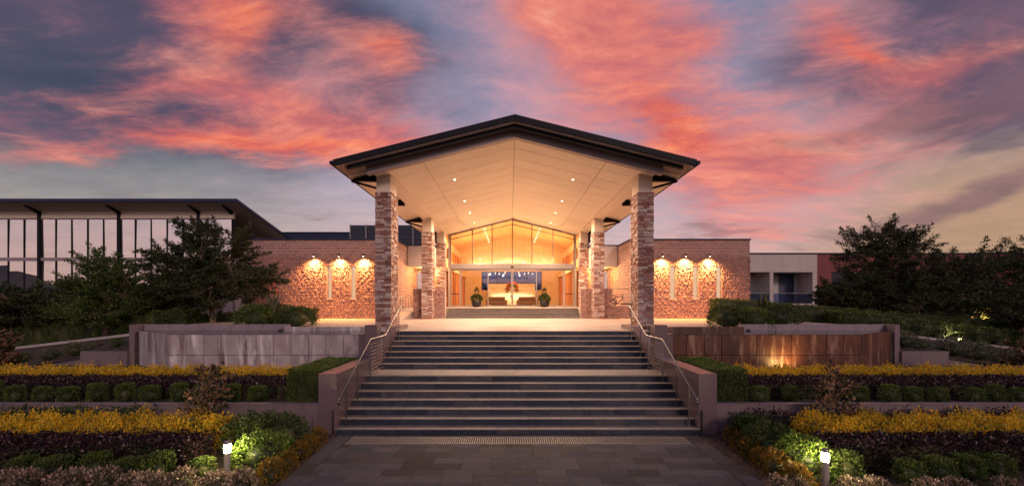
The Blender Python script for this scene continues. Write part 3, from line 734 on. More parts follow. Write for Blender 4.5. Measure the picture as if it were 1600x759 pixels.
WD = 27.0; WT = PZ(375, WD)
WINS = {-1: [(511, 518.5), (548, 556), (585.5, 593)], 1: [(1046.5, 1056), (1082.5, 1091.5), (1119, 1128)]}
LAMPS = {-1: (493, 532, 570), 1: (1033, 1069, 1106)}
wz0, wz1 = PZ(466, WD), PZ(416, WD)
for s in (-1, 1):
    xa = -17.9 if s < 0 else 8.0; xb = -8.0 if s < 0 else PX(1172, WD)
    w = thing('block_wall_wing', 'split-face block wing wall with three slit windows and lamps ' + SIDE[s], 'building', ((xa + xb) / 2, WD, ZP), 'block wings of the entrance building')
    ops = [(PX(a, WD), PX(c, WD), wz0, wz1) for a, c in WINS[s]]
    b = MB(); wall_with_openings(b, xa + .02, xb - .02, WD + .02, WD + .3, ZP - .2, WT, ops); b.build('backing_wall', 'mortar', w)
    b = MB(); b.box(xa + .02, xb - .02, WD + .301, WD + 9, WT - .6, WT - .3); b.build('flat_roof', 'navy_metal', w)
    MB().box(xa - .05, xb + .05, WD - .06, WD + .34, WT, WT + .09).build('parapet_cap', 'navy_metal', w, bevel=.01)
    lo = [(a - xa, c - xa, z0, z1) for a, c, z0, z1 in ops]
    block_wall(w, Matrix.Translation((xa, WD, 0)), xb - xa, ZP, WT, lo, key=lambda c: abs((c[0] + c[1]) / 2 + xa - s * 11.3))
    # return wall towards the doors, and the outer end
    xi = s * 8.0; L = 6.3
    MB().box(xi + s * .02, xi + s * .3, WD + .3, WD + L, ZP - .2, WT - .001).build('return_backing', 'mortar', w)
    MB().box(xi - s * .05, xi + s * .34, WD + .341, WD + L, WT, WT + .088).build('return_cap', 'navy_metal', w)
    rm = Matrix.Translation((xi, WD + L, 0)) @ Matrix.Rotation(-math.pi / 2, 4, 'Z') if s > 0 else Matrix.Translation((xi, WD + .06, 0)) @ Matrix.Rotation(math.pi / 2, 4, 'Z')
    block_wall(w, rm, L - .06, ZP, WT, [], smooth_top=40, budget=0)
    xo = xb if s > 0 else xa
    MB().box(xo - s * .3, xo - s * .021, WD + .3, WD + 9, ZP - .2, WT - .002).build('end_wall', 'block', w)
    for (x0, x1, z0, z1) in ops:
        fr = MB(); f = .035
        fr.box(x0, x0 + f, WD + .02, WD + .2, z0, z1).box(x1 - f, x1, WD + .02, WD + .2, z0, z1).box(x0 + f, x1 - f, WD + .02, WD + .2, z1 - f, z1).box(x0 + f, x1 - f, WD + .02, WD + .2, z0, z0 + f)
        wn = fr.build('window', 'frame_metal', w)
        piece('pane', 'clear_glass', wn, x0 + f, x1 - f, WD + .12, WD + .128, z0 + f, z1 - f)
        piece('curtain', 'lit_curtain', wn, x0 + f, x1 - f, WD + .19, WD + .2, z0 + f, z1 - f)
        piece('sill', 'cream_paint', wn, x0 - .03, x1 + .05, WD - .05, WD + .1, z0 - .06, z0 - .002)
    for i, lx in enumerate(LAMPS[s]):
        x, z = PX(lx, WD), PZ(400, WD)
        l = thing('wall_spotlight', 'small dark wall spotlight washing the block wall, %s from the porch %s' % (('first', 'second', 'third')[i if s > 0 else 2 - i], SIDE[s]), 'lamp', (x, WD, z), 'spotlights on the block wings')
        MB().tube([(x, WD + .01, z + .1), (x, WD - .27, z + .1)], .018, 8).build('arm', 'dark_steel', l)
        MB().tube([(x, WD - .29, z + .13), (x, WD - .28, z - .06)], [.04, .045], 12).build('shade', 'dark_steel', l, smooth=False)
        MB().lathe([(.02, -.012), (.032, 0)], (x, WD - .28, z - .061), 12).build('lens', 'lamp_warm', l)
        ld = bpy.data.lights.new('spot', 'SPOT'); lo_ = link('spot', ld, l); world_child(lo_, l)
        ld.energy = 2100; ld.color = (1.0, 0.40, 0.115); ld.spot_size = math.radians(135); ld.spot_blend = 1.0; ld.shadow_soft_size = .02
        lo_.location = (x, WD - .30, z - .08); lo_.rotation_euler = (math.radians(2), 0, 0)

# ------------------------------------------------------------------ ledgestone columns
def ledge_column(cx, y0, wd, dp, z0, z1, zt, label, n_parts, s):
    c = thing('stone_column', label, 'column', (cx, y0 + dp / 2, z0), 'ledgestone porch columns')
    MB().box(cx - wd / 2 + .03, cx + wd / 2 - .03, y0 + .03, y0 + dp - .03, z0, z1 - .01).build('core', 'joint', c)
    MB().box(cx - wd / 2 + .025, cx + wd / 2 - .025, y0 + .03, y0 + dp - .03, z1 - .009, zt).build('capital', 'cream_paint', c, bevel=.008)
    stones = []
    for face in ('front', 'inner', 'outer', 'back'):
        z = z0
        while z < z1 - .02:
            h = random.uniform(.055, .115); h = min(h, z1 - z)
            if z1 - z - h < .04: h = z1 - z
            L = wd if face in ('front', 'back') else dp; u = 0.0
            while u < L - .01:
                l = random.uniform(.16, .46); l = min(l, L - u)
                if L - u - l < .1: l = L - u
                pr = random.uniform(-.008, .034)
                ex = .02 if face in ('front', 'back') else 0
                a, e = u - (ex if u == 0 else 0), u + l + (ex if u + l >= L - .001 else 0)
                if face in ('front', 'back'):
                    yy = (y0 - pr, y0 + .07) if face == 'front' else (y0 + dp - .07, y0 + dp + pr)
                    bx = (cx - wd / 2 + a, cx - wd / 2 + e, yy[0], yy[1])
                else:
                    sx = -s if face == 'inner' else s
                    xe = cx + sx * wd / 2
                    bx = (min(xe - sx * .07, xe + sx * pr), max(xe - sx * .07, xe + sx * pr), y0 + a + .002, y0 + e - .002)
                stones.append((face, bx, z, h)); u += l
            z += h
    rest = MB(); done = 0
    for face, bx, z, h in stones:
        if done < n_parts and face in ('front', 'inner'):
            piece('stone', 'ledgestone', c, bx[0] + .002, bx[1] - .002, bx[2], bx[3], z + .002, z + h - .003, rough=.10); done += 1
        else:
            n = len(rest.v); rest.box(bx[0] + .002, bx[1] - .002, bx[2], bx[3], z + .002, z + h - .003)
            for i in range(n, n + 8): rest.v[i] = tuple(q + random.uniform(-.006, .006) for q in rest.v[i])
    rest.build('further_stones', 'ledgestone', c, kind='stuff')
SLOPE = .248; ZS = 10.25
def soff(x): return ZS - SLOPE * abs(x)
def rtop(x): return 10.70 - SLOPE * abs(x)
CXC, CW, CD = 5.67, .66, 1.0
for s in (-1, 1):
    for y0, nm, n in ((17.2, 'tall front', 300), (26.2, 'middle', 300), (31.4, 'rear', 0)):
        ledge_column(s * CXC, y0, CW, CD if y0 < 30 else .7, ZP if y0 < 30 else ZU, 8.08 if y0 < 20 else 7.95, soff(CXC) - .02,
                     nm + ' porch column clad in stacked red and cream ledgestone ' + SIDE[s], n, s)

# ------------------------------------------------------------------ porch canopy
cn = thing('porch_canopy', 'broad gabled entrance canopy with dark fascia and cream boarded soffit', 'canopy', (0, 24, ZP))
D0, D1, EX = 15.7, 33.38, 7.13
for s in (-1, 1):
    def sl(x0, x1, d0, d1, t0, t1, f=rtop):   # slab following the roof slope
        p = []
        for t in (t0, t1):
            for (x, d) in ((x0, d0), (x1, d0), (x1, d1), (x0, d1)): p.append((s * x, d, f(x) + t))
        if s < 0: p = [p[i] for i in (1, 0, 3, 2, 5, 4, 7, 6)]
        return MB().hexa(p)
    sl(.001, EX, D0 + .03, 46, -.2, 0).build('roof_sheet', 'navy_metal', cn)
    sl(0.0, EX + .04, D0 - .03, D0 + .025, -.215, .02).build('fascia', 'dark_steel', cn)
    sl(.002, EX - .02, D0 + .03, 17.0, -.245, -.205).build('verge_soffit', 'grey_beam', cn)
    sl(5.95, EX - .02, 17.003, D1, -.245, -.205).build('eave_soffit', 'cream_paint', cn)
    sl(0.0, 6.75, 15.95, 16.1, -.37, -.25).build('barge_beam', 'dark_steel', cn)
    sl(0.0, 6.1, 16.36, 16.64, -.60, -.25).build('portal_beam', 'portal_grey', cn)
    sl(5.36, 5.95, 16.65, D1, -.50, -.25).build('eave_beam', 'cream_paint', cn)
    MB().tube([(s * (EX + .09), D0 - .05, rtop(EX) - .12), (s * (EX + .09), 34, rtop(EX) - .12)], .085, 8).build('gutter', 'dark_steel', cn)
    d = 16.645
    while d < D1 - .1:
        d1 = min(d + 1.25, D1)
        for x0, x1 in ((.008, 3.888), (3.912, 5.358)): sl(x0, x1, d + .012, d1 - .012, -.0, .03, soff).build('soffit_panel', 'soffit', cn)
        d = d1
    sl(.002, 5.358, 16.645, D1, .031, .05, soff).build('soffit_backing', 'dark_steel', cn)
    for d in (17.4, 21.8, 26.4, 31.6):
        zc = rtop(EX) - .28
        b = MB(); b.prism([(s * 5.952, rtop(5.95) - .255), (s * (EX - .1), zc + .02), (s * (EX - .1), zc - .05), (s * 5.952, zc - .07)], 1, d - .09, d + .09)
        o = b.build('outrigger', 'dark_steel', cn)
        if d != 21.8: MB().tube([(s * (EX - .02), d, zc - .05), (s * 6.0, d, zc - .36)], .05, 8).build('strut', 'dark_steel', o)
# recessed downlights in two rows
for s in (-1, 1):
    for i, d in enumerate((20.1, 24.4, 27.7, 31.2)):
        x = s * 2.99; z = soff(2.99) - .002
        l = thing('downlight', 'round recessed soffit downlight, %s from the canopy front edge %s' % (('first', 'second', 'third', 'fourth')[i], SIDE[s]), 'lamp', (x, d, z), 'downlights in the porch soffit')
        MB().lathe([(.085, .0), (.09, -.015), (.06, -.018), (.058, 0)], (x, d, z), 16).build('trim', 'cream_paint', l)
        MB().lathe([(.055, -.006), (.055, -.004)], (x, d, z), 16).build('lens', 'lamp_warm', l)
        ld = bpy.data.lights.new('spot', 'SPOT'); lo_ = link('spot', ld, l); world_child(lo_, l)
        ld.energy = 1450; ld.color = (1.0, .66, .43); ld.spot_size = math.radians(155); ld.spot_blend = .6; ld.shadow_soft_size = .06; lo_.location = (x, d, z - .05)

# ------------------------------------------------------------------ entry steps, floor, low walls
e = thing('entry_steps', 'short flight of brown stone steps below the glass doors', 'stairs', (0, 27.6, ZP))
for k in range(4):
    d = 27.12 + .34 * k
    x = -4.56
    while x < 4.55:
        x1 = min(x + 1.14, 4.56)
        piece('riser_slab', 'entry_step', e, x + .002, x1 - .002, d, d + .03, ZP + .17 * k + .002, ZP + .17 * (k + 1) - .03)
        piece('tread_slab', 'entry_step', e, x + .002, x1 - .002, d - .015, d + .342 if k < 3 else d + .5, ZP + .17 * (k + 1) - .028, ZP + .17 * (k + 1)); x = x1
MB().box(-4.56, 4.56, 27.16, 28.6, ZP, ZP + .12).box(-4.56, 4.56, 28.17, 28.6, ZP + .121, ZP + .65).build('core', 'joint', e)
struct('upper_landing', MB().box(-7.98, 7.98, 28.66, 33.3, ZP + .01, ZU - .001).box(4.6, 7.98, 27.4, 28.659, ZP + .01, ZU - .002), 'terrace')
b = MB(); b.prism([(24.0, ZP + .004), (28.655, ZP + .004), (28.655, ZU - .003)], 0, -7.95, -6.8); struct('access_ramp', b, 'terrace')
for s in (-1, 1):
    w = thing('low_block_wall', ('low block wall beside the ramp and the rail' if s < 0 else 'low block wall stepping down in front of the bicycle'), 'wall', (s * 5.7, 27.1, ZP), 'low walls beside the entry steps')
    zt = PZ(452, 27.1); xo = 6.78
    MB().box(s * 4.6, s * xo, 27.12, 27.36, ZP, zt - .001).build('backing_wall', 'mortar', w)
    x0 = min(s * 4.6, s * xo)
    block_wall(w, Matrix.Translation((x0, 27.1, 0)), xo - 4.6, ZP, zt, [], smooth_top=0)
    MB().box(s * 4.58, s * (xo + .02), 27.07, 27.4, zt, zt + .05).build('cap', 'block', w, bevel=.008)
    if s > 0:
        z2 = PZ(479, 27.1)
        MB().box(xo + .001, 7.98, 27.12, 27.36, ZP, z2 - .001).build('backing_wall', 'mortar', w)
        block_wall(w, Matrix.Translation((xo, 27.1, 0)), 7.98 - xo, ZP, z2, [], smooth_top=0)
        MB().box(xo + .02, 7.98, 27.07, 27.4, z2, z2 + .05).build('cap', 'block', w, bevel=.008)
        MB().tube([(xo + .02, 27.22, zt + .02), (7.98, 27.22, zt + .02)], .025, 8).build('top_rail', 'steel', w, smooth=True)
h = thing('ramp_railing', 'slim metal railing rising along the access ramp by the block wall', 'railing', (-7.6, 26, ZP))
def rampz(d): return ZP + .68 * max(0, min(1, (d - 24) / 4.655))
MB().tube([(-7.6, 22.6, ZP + .95), (-7.6, 24, ZP + .95), (-7.6, 28.655, ZU + .95), (-7.6, 30, ZU + .95)], .03, 8).build('rail', 'steel', h, smooth=True)
for k in range(11):
    d = 22.7 + .7 * k; MB().tube([(-7.6, d, rampz(d)), (-7.6, d, rampz(d) + .93)], .018, 6).build('post', 'steel', h)

# bulkheads and side glazing left and right of the doors
for s in (-1, 1):
    w = thing('side_bulkhead', ('cream bulkhead over a warm lit recess' if s < 0 else 'cream bulkhead over a dark framed lit window') + ' beside the rear column', 'building', (s * 7, 31, ZU))
    bz0, bz1 = PZ(416.5, 30.3), PZ(384, 30.3)
    for k in range(2):
        x0 = 6.02 + k * .98; piece('cladding_panel', 'beige_clad', w, s * x0, s * (x0 + .975), 30.3, 30.36, bz0, bz1)
    MB().box(s * 6.02, s * 7.97, 30.361, 33.3, bz0 + .01, bz1 - .02).build('box', 'cream_paint', w)
    MB().box(s * 5.9, s * 7.97, 30.26, 33.3, bz1, bz1 + .07).build('flashing', 'navy_metal', w)
    x0, x1 = s * 6.1, s * 7.9; yb = 33.0
    b = MB()
    for q in (6.1, 7.0, 7.85): b.box(s * q, s * (q + .07), yb, yb + .08, ZU, bz0)
    b.box(x0, x1, yb, yb + .08, bz0 - .1, bz0 - .001).box(x0, x1, yb, yb + .08, ZU + .001, ZU + .12)
    wn = b.build('window', 'grey_beam', w)
    for q in (6.17, 7.07): piece('pane', 'clear_glass', wn, s * q, s * (q + .82), yb + .03, yb + .038, ZU + .12, bz0 - .1)
    MB().box(x0, x1, yb + 2.5, yb + 2.6, ZU, bz0).build('inner_wall', 'timber', w)
    MB().box(s * 6.02, s * 9.6, yb + .1, yb + 2.5, bz0 - .09, bz0 - .06).build('inner_ceiling', 'cream_paint', w)
    l = thing('recess_light', 'small bright ceiling light in the recess ' + ('by the access ramp' if s < 0 else 'behind the bicycle'), 'lamp', (s * 6.6, 31.2, bz0))
    MB().lathe([(.07, .005), (.08, -.015), (.05, -.02)], (s * 6.6, 31.2, bz0), 14).build('trim', 'cream_paint', l)
    MB().lathe([(.045, -.026), (.045, -.021)], (s * 6.6, 31.2, bz0), 14).build('lens', 'lamp_warm', l)
    ld = bpy.data.lights.new('point', 'POINT'); lo_ = link('point', ld, l); world_child(lo_, l); ld.energy = 420; ld.color = (1, .52, .18); ld.shadow_soft_size = .06; lo_.location = (s * 6.6, 31.2, bz0 - .12)
    l2 = bpy.data.lights.new('point', 'POINT'); lo2 = link('inner_point', l2, l); world_child(lo2, l); l2.energy = 260; l2.color = (1, .5, .2); l2.shadow_soft_size = .1; lo2.location = (s * 7.0, 34.4, bz0 - .4)

# ------------------------------------------------------------------ glazed entrance front
GD = 33.4; GW = 5.2
g = thing('glass_entrance_front', 'gabled glass entrance front with sliding doors and bronze transom', 'shopfront', (0, GD, ZU))
zt0, zt1 = PZ(420, GD), PZ(412, GD)
MB().box(-GW, GW, GD - .12, GD + .12, zt0, zt1).build('transom', 'frame_metal', g, bevel=.01)
cols = [PX(p, GD) for p in (704, 738, 769, 800.5, 831, 864, 897)]
for s in (-1, 1):
    a = (0 if s < 0 else -1)
    x0, x1 = sorted((0.0, s * GW))
    p = [(x0, GD - .04, soff(x0) - .1), (x1, GD - .04, soff(x1) - .1), (x1, GD + .06, soff(x1) - .1), (x0, GD + .06, soff(x0) - .1), (x0, GD - .04, soff(x0)), (x1, GD - .04, soff(x1)), (x1, GD + .06, soff(x1)), (x0, GD + .06, soff(x0))]
    MB().hexa(p).build('gable_rail', 'grey_beam', g)
    p2 = [(q[0], q[1] + .012, q[2] - .42) for q in p]; p2 = [(a_, b_, c_ + (.05 if i < 4 else 0)) for i, (a_, b_, c_) in enumerate(p2)]
    MB().hexa(p2).build('inner_rail', 'bronze', g)
    MB().box(s * GW, s * (GW + .16), GD - .1, GD + .1, ZU, soff(GW)).build('side_jamb', 'frame_metal', g)
for i, x in enumerate(cols):
    MB().box(x - .035, x + .035, GD - .05, GD + .07, zt1 + .001, soff(x) - .1).build('mullion', 'bronze', g)
for i in range(6):
    x0, x1 = cols[i] + .036, cols[i + 1] - .036
    b = MB(); pts = [(x0, zt1 + .002), (x1, zt1 + .002), (x1, soff(x1) - .1)] + ([(x0, soff(x0) - .1)])
    b.prism(pts, 1, GD, GD + .012).build('gable_pane', 'clear_glass', g)
dz1 = zt0 - .001
dcols = [-5.16, -4.42, -4.36, -2.0, -1.93, -.05, 0.02, 1.9, 1.97, 4.3, 4.36, 5.16]
def door(x0, x1, name, y):
    f = .07; b = MB()
    b.box(x0, x0 + f, y, y + .06, ZU + .002, dz1).box(x1 - f, x1, y, y + .06, ZU + .002, dz1).box(x0 + f, x1 - f, y, y + .06, dz1 - .14, dz1).box(x0 + f, x1 - f, y, y + .06, ZU + .002, ZU + .13)
    d_ = b.build(name, 'frame_metal', g); piece('pane', 'clear_glass', d_, x0 + f, x1 - f, y + .02, y + .032, ZU + .13, dz1 - .14); return d_
for s in (-1, 1):
    dd = door(*sorted((s * 4.36, s * 5.18)), 'side_door', GD)
    MB().tube([(s * 4.45, GD - .07, ZU + 1.1), (s * 5.1, GD - .07, ZU + 1.1)], .03, 8).build('push_bar', 'dark_steel', dd)
    door(*sorted((s * 2.0, s * 4.34)), 'fixed_panel', GD + .002)
    door(*sorted((s * .02, s * 2.06)), 'sliding_door', GD - .07)
piece('door_sensor', 'dark_steel', g, -.1, .1, GD - .2, GD - .125, zt0 + .1, zt0 + .22)

# ------------------------------------------------------------------ lobby behind the glass
LB = 45.0
lob = thing('lobby_interior', 'warm timber lined hotel lobby seen through the glass front', 'room', (0, 39, ZU))
MB().box(-5.9, 5.9, GD + .13, LB, ZU - .1, ZU - .01).build('floor', 'lobby_floor', lob)
for s in (-1, 1):
    p = []
    for t in (-.02, .02):
        for (x, d) in ((0.001, GD + .1), (5.95, GD + .1), (5.95, LB), (0.001, LB)): p.append((s * x, d, soff(x) + t))
    if s < 0: p = [p[i] for i in (1, 0, 3, 2, 5, 4, 7, 6)]
    MB().hexa(p).build('ceiling', 'ceiling_timber', lob)
    MB().box(s * 5.75, s * 5.9, GD + .13, LB, ZU, soff(5.9)).build('side_wall', 'lobby_wall', lob)
    for k in range(9):
        d = GD + 1.1 + k * 1.2
        piece('timber_fin', 'timber', lob, s * 5.2, s * 5.74, d, d + .22, ZU, zt0 - .1)
    MB().box(s * 5.1, s * 5.74, GD + .4, LB - .1, zt0 - .098, zt0 + .15).build('side_ledge', 'lobby_wall', lob)
    for k in range(6):
        d = GD + 1.6 + k * 1.7; piece('clerestory_bar', 'timber', lob, s * 5.6, s * 5.74, d, d + .6, 7.1, 8.0)
b = MB(); wall_with_openings(b, -5.9, 5.9, LB, LB + .2, ZU, soff(5.9), [(-3.4, 3.4, 4.6, 6.7)])
b.prism([(-5.9, soff(5.9) + .001), (5.9, soff(5.9) + .001), (0, soff(0))], 1, LB, LB + .2).build('back_wall', 'lobby_wall', lob)
MB().box(-3.4, 3.4, LB + .08, LB + .09, 4.6, 6.7).build('back_window', 'dusk_glass', lob)
b = MB()
for q in (-3.4, -1.7, -.03, 1.7, 3.34): b.box(q, q + .06, LB + .05, LB + .12, 4.6, 6.7)
b.build('back_window_frame', 'dark_steel', lob)
sw = MB().box(-2.55, 2.55, 43.5, 43.7, ZU, 5.25).build('feature_wall', 'lobby_stone', lob)
# feature wall stones
for r_ in range(13):
    x = -2.55 - (.2 if r_ % 2 else 0); z = ZU + r_ * .18
    while x < 2.55:
        l_ = random.uniform(.35, .7); a, c = max(x, -2.55), min(x + l_, 2.55)
        if c - a > .05: piece('stone', 'lobby_stone', sw, a + .003, c - .003, 43.5 - random.uniform(.01, .05), 43.52, z + .003, z + .177)
        x += l_
MB().box(-2.7, 2.7, 43.45, 43.75, 5.25, 5.33).build('feature_cap', 'dark_steel', lob)
for s in (-1, 1):
    so = thing('lobby_sofa', 'low brown sofa in the lobby in front of the pale stone wall, ' + ('towards the ramp' if s < 0 else 'towards the bicycle'), 'sofa', (s * 1.6, 42, ZU), 'sofas in the lobby')
    b = MB().box(s * .7, s * 2.5, 41.5, 42.3, ZU + .1, ZU + .42); b.build('seat', 'sofa', so, bevel=.05)
    MB().box(s * .7, s * 2.5, 42.05, 42.35, ZU + .43, ZU + .95).build('backrest', 'sofa', so, bevel=.06)
    for q in (.5, 2.51): MB().box(s * q, s * (q + .19), 41.5, 42.35, ZU, ZU + .62).build('armrest', 'sofa', so, bevel=.05)
tb = thing('lobby_table', 'round timber table carrying red flowers in the lobby', 'table', (0, 39.5, ZU))
MB().lathe([(.55, .72), (.55, .76)], (0, 39.5, ZU), 24).build('table_top', 'timber', tb); MB().lathe([(.3, 0), (.28, .03), (.06, .06), (.06, .72)], (0, 39.5, ZU), 16).build('pedestal', 'timber', tb)
vs = thing('flower_vase', 'tall dark vase with red flowers on the lobby table', 'vase', (0, 39.5, ZU + .76))
MB().lathe([(.09, 0), (.15, .12), (.13, .3), (.07, .4), (.09, .45)], (0, 39.5, ZU + .76), 18).build('vase', 'pot', vs, smooth=True)
o = link('foliage', blob_leaves(260, .55, .5, .5, 'leaf_green', .22, .05, cz=.85), vs); o2 = link('flowers', blob_leaves(160, .62, .5, .6, 'petal_red', .17, .06, cz=.95), vs)
# lobby lights: pendants, a row of small downlights, cove glow
k = 0
for s in (-1, 1):
    for i, (x, d, zb) in enumerate(((1.1, 37, 6.9), (1.9, 38.4, 7.3), (2.9, 36.2, 7.1), (.7, 40.5, 6.2), (1.3, 40.8, 6.1), (1.7, 41.2, 6.2))):
        p = thing('pendant_lamp', '%s thin pendant lamp of the lobby cluster on the %s side' % (ORD[i], 'ramp' if s < 0 else 'bicycle'), 'lamp', (s * x, d, zb), 'pendants in the lobby')
        MB().tube([(s * x, d, zb + .2), (s * x, d, soff(x) - .02)], .008, 5).build('cord', 'steel', p)
        MB().lathe([(.02, .16), (.03, .1), (.032, .0), (.015, -.04)], (s * x, d, zb), 12).build('bulb', 'pendant_glow', p, smooth=True)
        if i in (0, 2):
            ld = bpy.data.lights.new('point', 'POINT'); lo_ = link('point', ld, p); world_child(lo_, p); ld.energy = 640; ld.color = (1, .52, .21); ld.shadow_soft_size = .03; lo_.location = (s * x, d, zb - .09)
    for i in range(6):
        x, d = s * 2.4, 34.6 + i * 1.5; z = soff(2.4) - .022
        p = thing('lobby_downlight', '%s small downlight inward from the glass in the lobby ceiling, %s side' % (ORD[i], 'ramp' if s < 0 else 'bicycle'), 'lamp', (x, d, z), 'downlights in the lobby ceiling')
        MB().lathe([(.07, 0), (.075, -.012), (.05, -.014)], (x, d, z), 12).build('trim', 'cream_paint', p); MB().lathe([(.045, -.02), (.045, -.0145)], (x, d, z), 12).build('lens', 'lamp_warm', p)
cv = thing('cove_light', 'glowing strip light cove under the lobby ceiling at the back wall', 'lamp', (0, LB - .3, 7.2))
for s in (-1, 1):
    p = []
    for t in (0, .06):
        for (x, d) in ((0.001, LB - .5), (5.0, LB - .5), (5.0, LB - .4), (0.001, LB - .4)): p.append((s * x, d, 7.9 - .2 * x + t))
    if s < 0: p = [p[i] for i in (1, 0, 3, 2, 5, 4, 7, 6)]
    MB().hexa(p).build('strip', 'cove', cv)
ld = bpy.data.lights.new('area', 'AREA'); lo_ = link('area', ld, cv); world_child(lo_, cv); ld.shape = 'RECTANGLE'; ld.size = 9; ld.size_y = .4; ld.energy = 240; ld.color = (1, .58, .28); lo_.location = (0, LB - .7, 7.2); lo_.rotation_euler = (math.radians(150), 0, 0)
wl = thing('wall_washer', 'low floor washer lights brightening the pale lobby stone wall', 'lamp', (0, 43.1, ZU))
MB().box(-2.2, 2.2, 43.0, 43.1, ZU, ZU + .08).build('housing', 'dark_steel', wl)
ld = bpy.data.lights.new('area', 'AREA'); lo_ = link('area', ld, wl); world_child(lo_, wl); ld.shape = 'RECTANGLE'; ld.size = 4.2; ld.size_y = .2; ld.energy = 55; ld.color = (1, .68, .38); lo_.location = (0, 43.05, ZU + 1.0); lo_.rotation_euler = (math.radians(60), 0, 0)

# ------------------------------------------------------------------ small fittings by the doors
for s in (-1, 1):
    x, y = s * 2.75 - .15, 32.3
    p = thing('potted_plant', 'round black pot with a bushy plant ' + ('by the doors on the ramp side' if s < 0 else 'by the doors on the bicycle side'), 'pot plant', (x, y, ZU), 'pots beside the doors')
    b = MB().lathe([(.22, 0), (.36, .12), (.42, .32), (.38, .5), (.33, .56), (.30, .54), (.28, .5)], (0, 0, 0), 24); o = link('pot', b.mesh('pot', 'pot', True), p)
    link('foliage', blob_leaves(900, .40, .40, .28, 'leaf_green', .20, .022, cz=.66, up=.6), p)
    link('tall_stems', blob_leaves(140, .11, .11, .42, 'leaf_olive', .18, .024, cz=1.1), p)
def bullet_camera(x, y, z, label, rz):
    c = thing('security_camera', label, 'camera', (x, y, z), rotz=rz)
    o = link('body', MB().tube([(0, 0, 0), (0, -.3, -.08)], .06, 12).mesh('body', 'white_plastic', True), c)
    link('lens', MB().tube([(0, -.3, -.08), (0, -.315, -.084)], .045, 12).mesh('lens', 'dark_steel'), c)
    link('bracket', MB().tube([(0, .02, 0), (0, .15, .1), (0, .3, .1)], .02, 8).mesh('bracket', 'white_plastic'), c)
bullet_camera(PX(979, 28.5), 28.5, PZ(397, 28.5), 'white bullet security camera on the block return wall', 1.2)
bullet_camera(PX(916, 30.9), 31.1, PZ(410, 30.9), 'white bullet security camera beside the rear column', -.4)
sg = thing('wall_plaque', 'small white plaque on the rear column beside the doors', 'sign', (PX(908, 31.3), 31.32, PZ(438, 31.3)))
sg_o = link('plate', MB().box(-.22, .22, -.012, .0, -.06, .06).mesh('plate', 'white_plastic'), sg)

# bicycle behind the stepped low wall
def bicycle(x, y, z):
    t = thing('bicycle', 'black bicycle parked behind the stepped low block wall', 'bicycle', (x, y, z))
    def wheel(cx):
        b = MB(); n = 28
        b.tube([(cx + .33 * math.cos(2 * math.pi * i / n), 0, .34 + .33 * math.sin(2 * math.pi * i / n)) for i in range(n + 1)], .045, 6, False)
        w = link('wheel', b.mesh('wheel', 'rubber'), t)
        r_ = MB().tube([(cx + .295 * math.cos(2 * math.pi * i / n), 0, .34 + .295 * math.sin(2 * math.pi * i / n)) for i in range(n + 1)], .010, 5, False); link('rim', r_.mesh('rim', 'steel'), w)
        s_ = MB()
        for i in range(14): a = 2 * math.pi * i / 14; s_.tube([(cx, .02 * (-1) ** i, .34), (cx + .29 * math.cos(a), 0, .34 + .29 * math.sin(a))], .003, 4)
        link('spokes', s_.mesh('spokes', 'steel'), w)
    wheel(-.5); wheel(.5)
    f = MB(); bb = (-.05, 0, .30); st_ = (-.2, 0, .78); hd = (.33, 0, .82); h2 = (.36, 0, .68)
    for a, c in ((bb, st_), (st_, hd), (bb, h2), (bb, (-.5, .05, .34)), (st_, (-.5, .05, .34)), (hd, h2)): f.tube([a, c], .028, 7)
    link('frame', f.mesh('frame', 'dark_steel'), t)
    link('fork', MB().tube([hd, (.36, .05, .66), (.5, .05, .34)], .014, 6).mesh('fork', 'dark_steel'), t)
    link('saddle', MB().hexa([(-.34, -.07, .86), (-.08, -.02, .86), (-.08, .02, .86), (-.34, .07, .86), (-.36, -.09, .91), (-.06, -.02, .90), (-.06, .02, .90), (-.36, .09, .91)]).mesh('saddle', 'rubber'), t)
    link('seat_post', MB().tube([st_, (-.22, 0, .87)], .013, 6).mesh('seat_post', 'steel'), t)
    link('handlebar', MB().tube([(.27, -.28, .98), (.36, -.2, .96), (.34, 0, .93), (.36, .2, .96), (.27, .28, .98)], .013, 6).mesh('handlebar', 'dark_steel'), t)
    link('stem', MB().tube([hd, (.34, 0, .93)], .014, 6).mesh('stem', 'dark_steel'), t)
    link('crank', MB().lathe([(.09, -.006), (.09, .006)], (0, 0, 0), 18).mesh('crank', 'steel'), t)
    c = t.children[-1]; c.location = (-.05, -.04, .30); c.rotation_euler = (math.pi / 2, 0, 0)
bicycle(7.32, 27.75, ZU)

# ------------------------------------------------------------------ glass-walled building
LG = thing('glass_walled_building', 'two storey glass walled building under a sloping dark roof', 'building', (-36, 34, 1.5))
RD, GL = 32.0, 33.6
xr, zr = PX(370, RD), PZ(310, RD)
x_end = -75
def roofz(d): return zr - .25 * (d - RD)
b = MB().hexa([(x_end, RD, zr - .28), (xr, RD, zr - .28), (xr, 46, roofz(46) - .28), (x_end, 46, roofz(46) - .28), (x_end, RD, zr), (xr, RD, zr), (xr, 46, roofz(46)), (x_end, 46, roofz(46))])
b.build('roof', 'navy_metal', LG, bevel=.02)
b = MB().hexa([(x_end, RD + .1, zr - .31), (xr - .1, RD + .1, zr - .31), (xr - .1, 45, roofz(45) - .34), (x_end, 45, roofz(45) - .34), (x_end, RD + .1, zr - .283), (xr - .1, RD + .1, zr - .283), (xr - .1, 45, roofz(45) - .283), (x_end, 45, roofz(45) - .283)])
b.build('roof_soffit', 'cream_paint', LG)
xg = PX(364, GL)
ytop = roofz(GL) - .3
zw1, zt_, zw0 = PZ(343, GL), PZ(405, GL), PZ(470, GL)
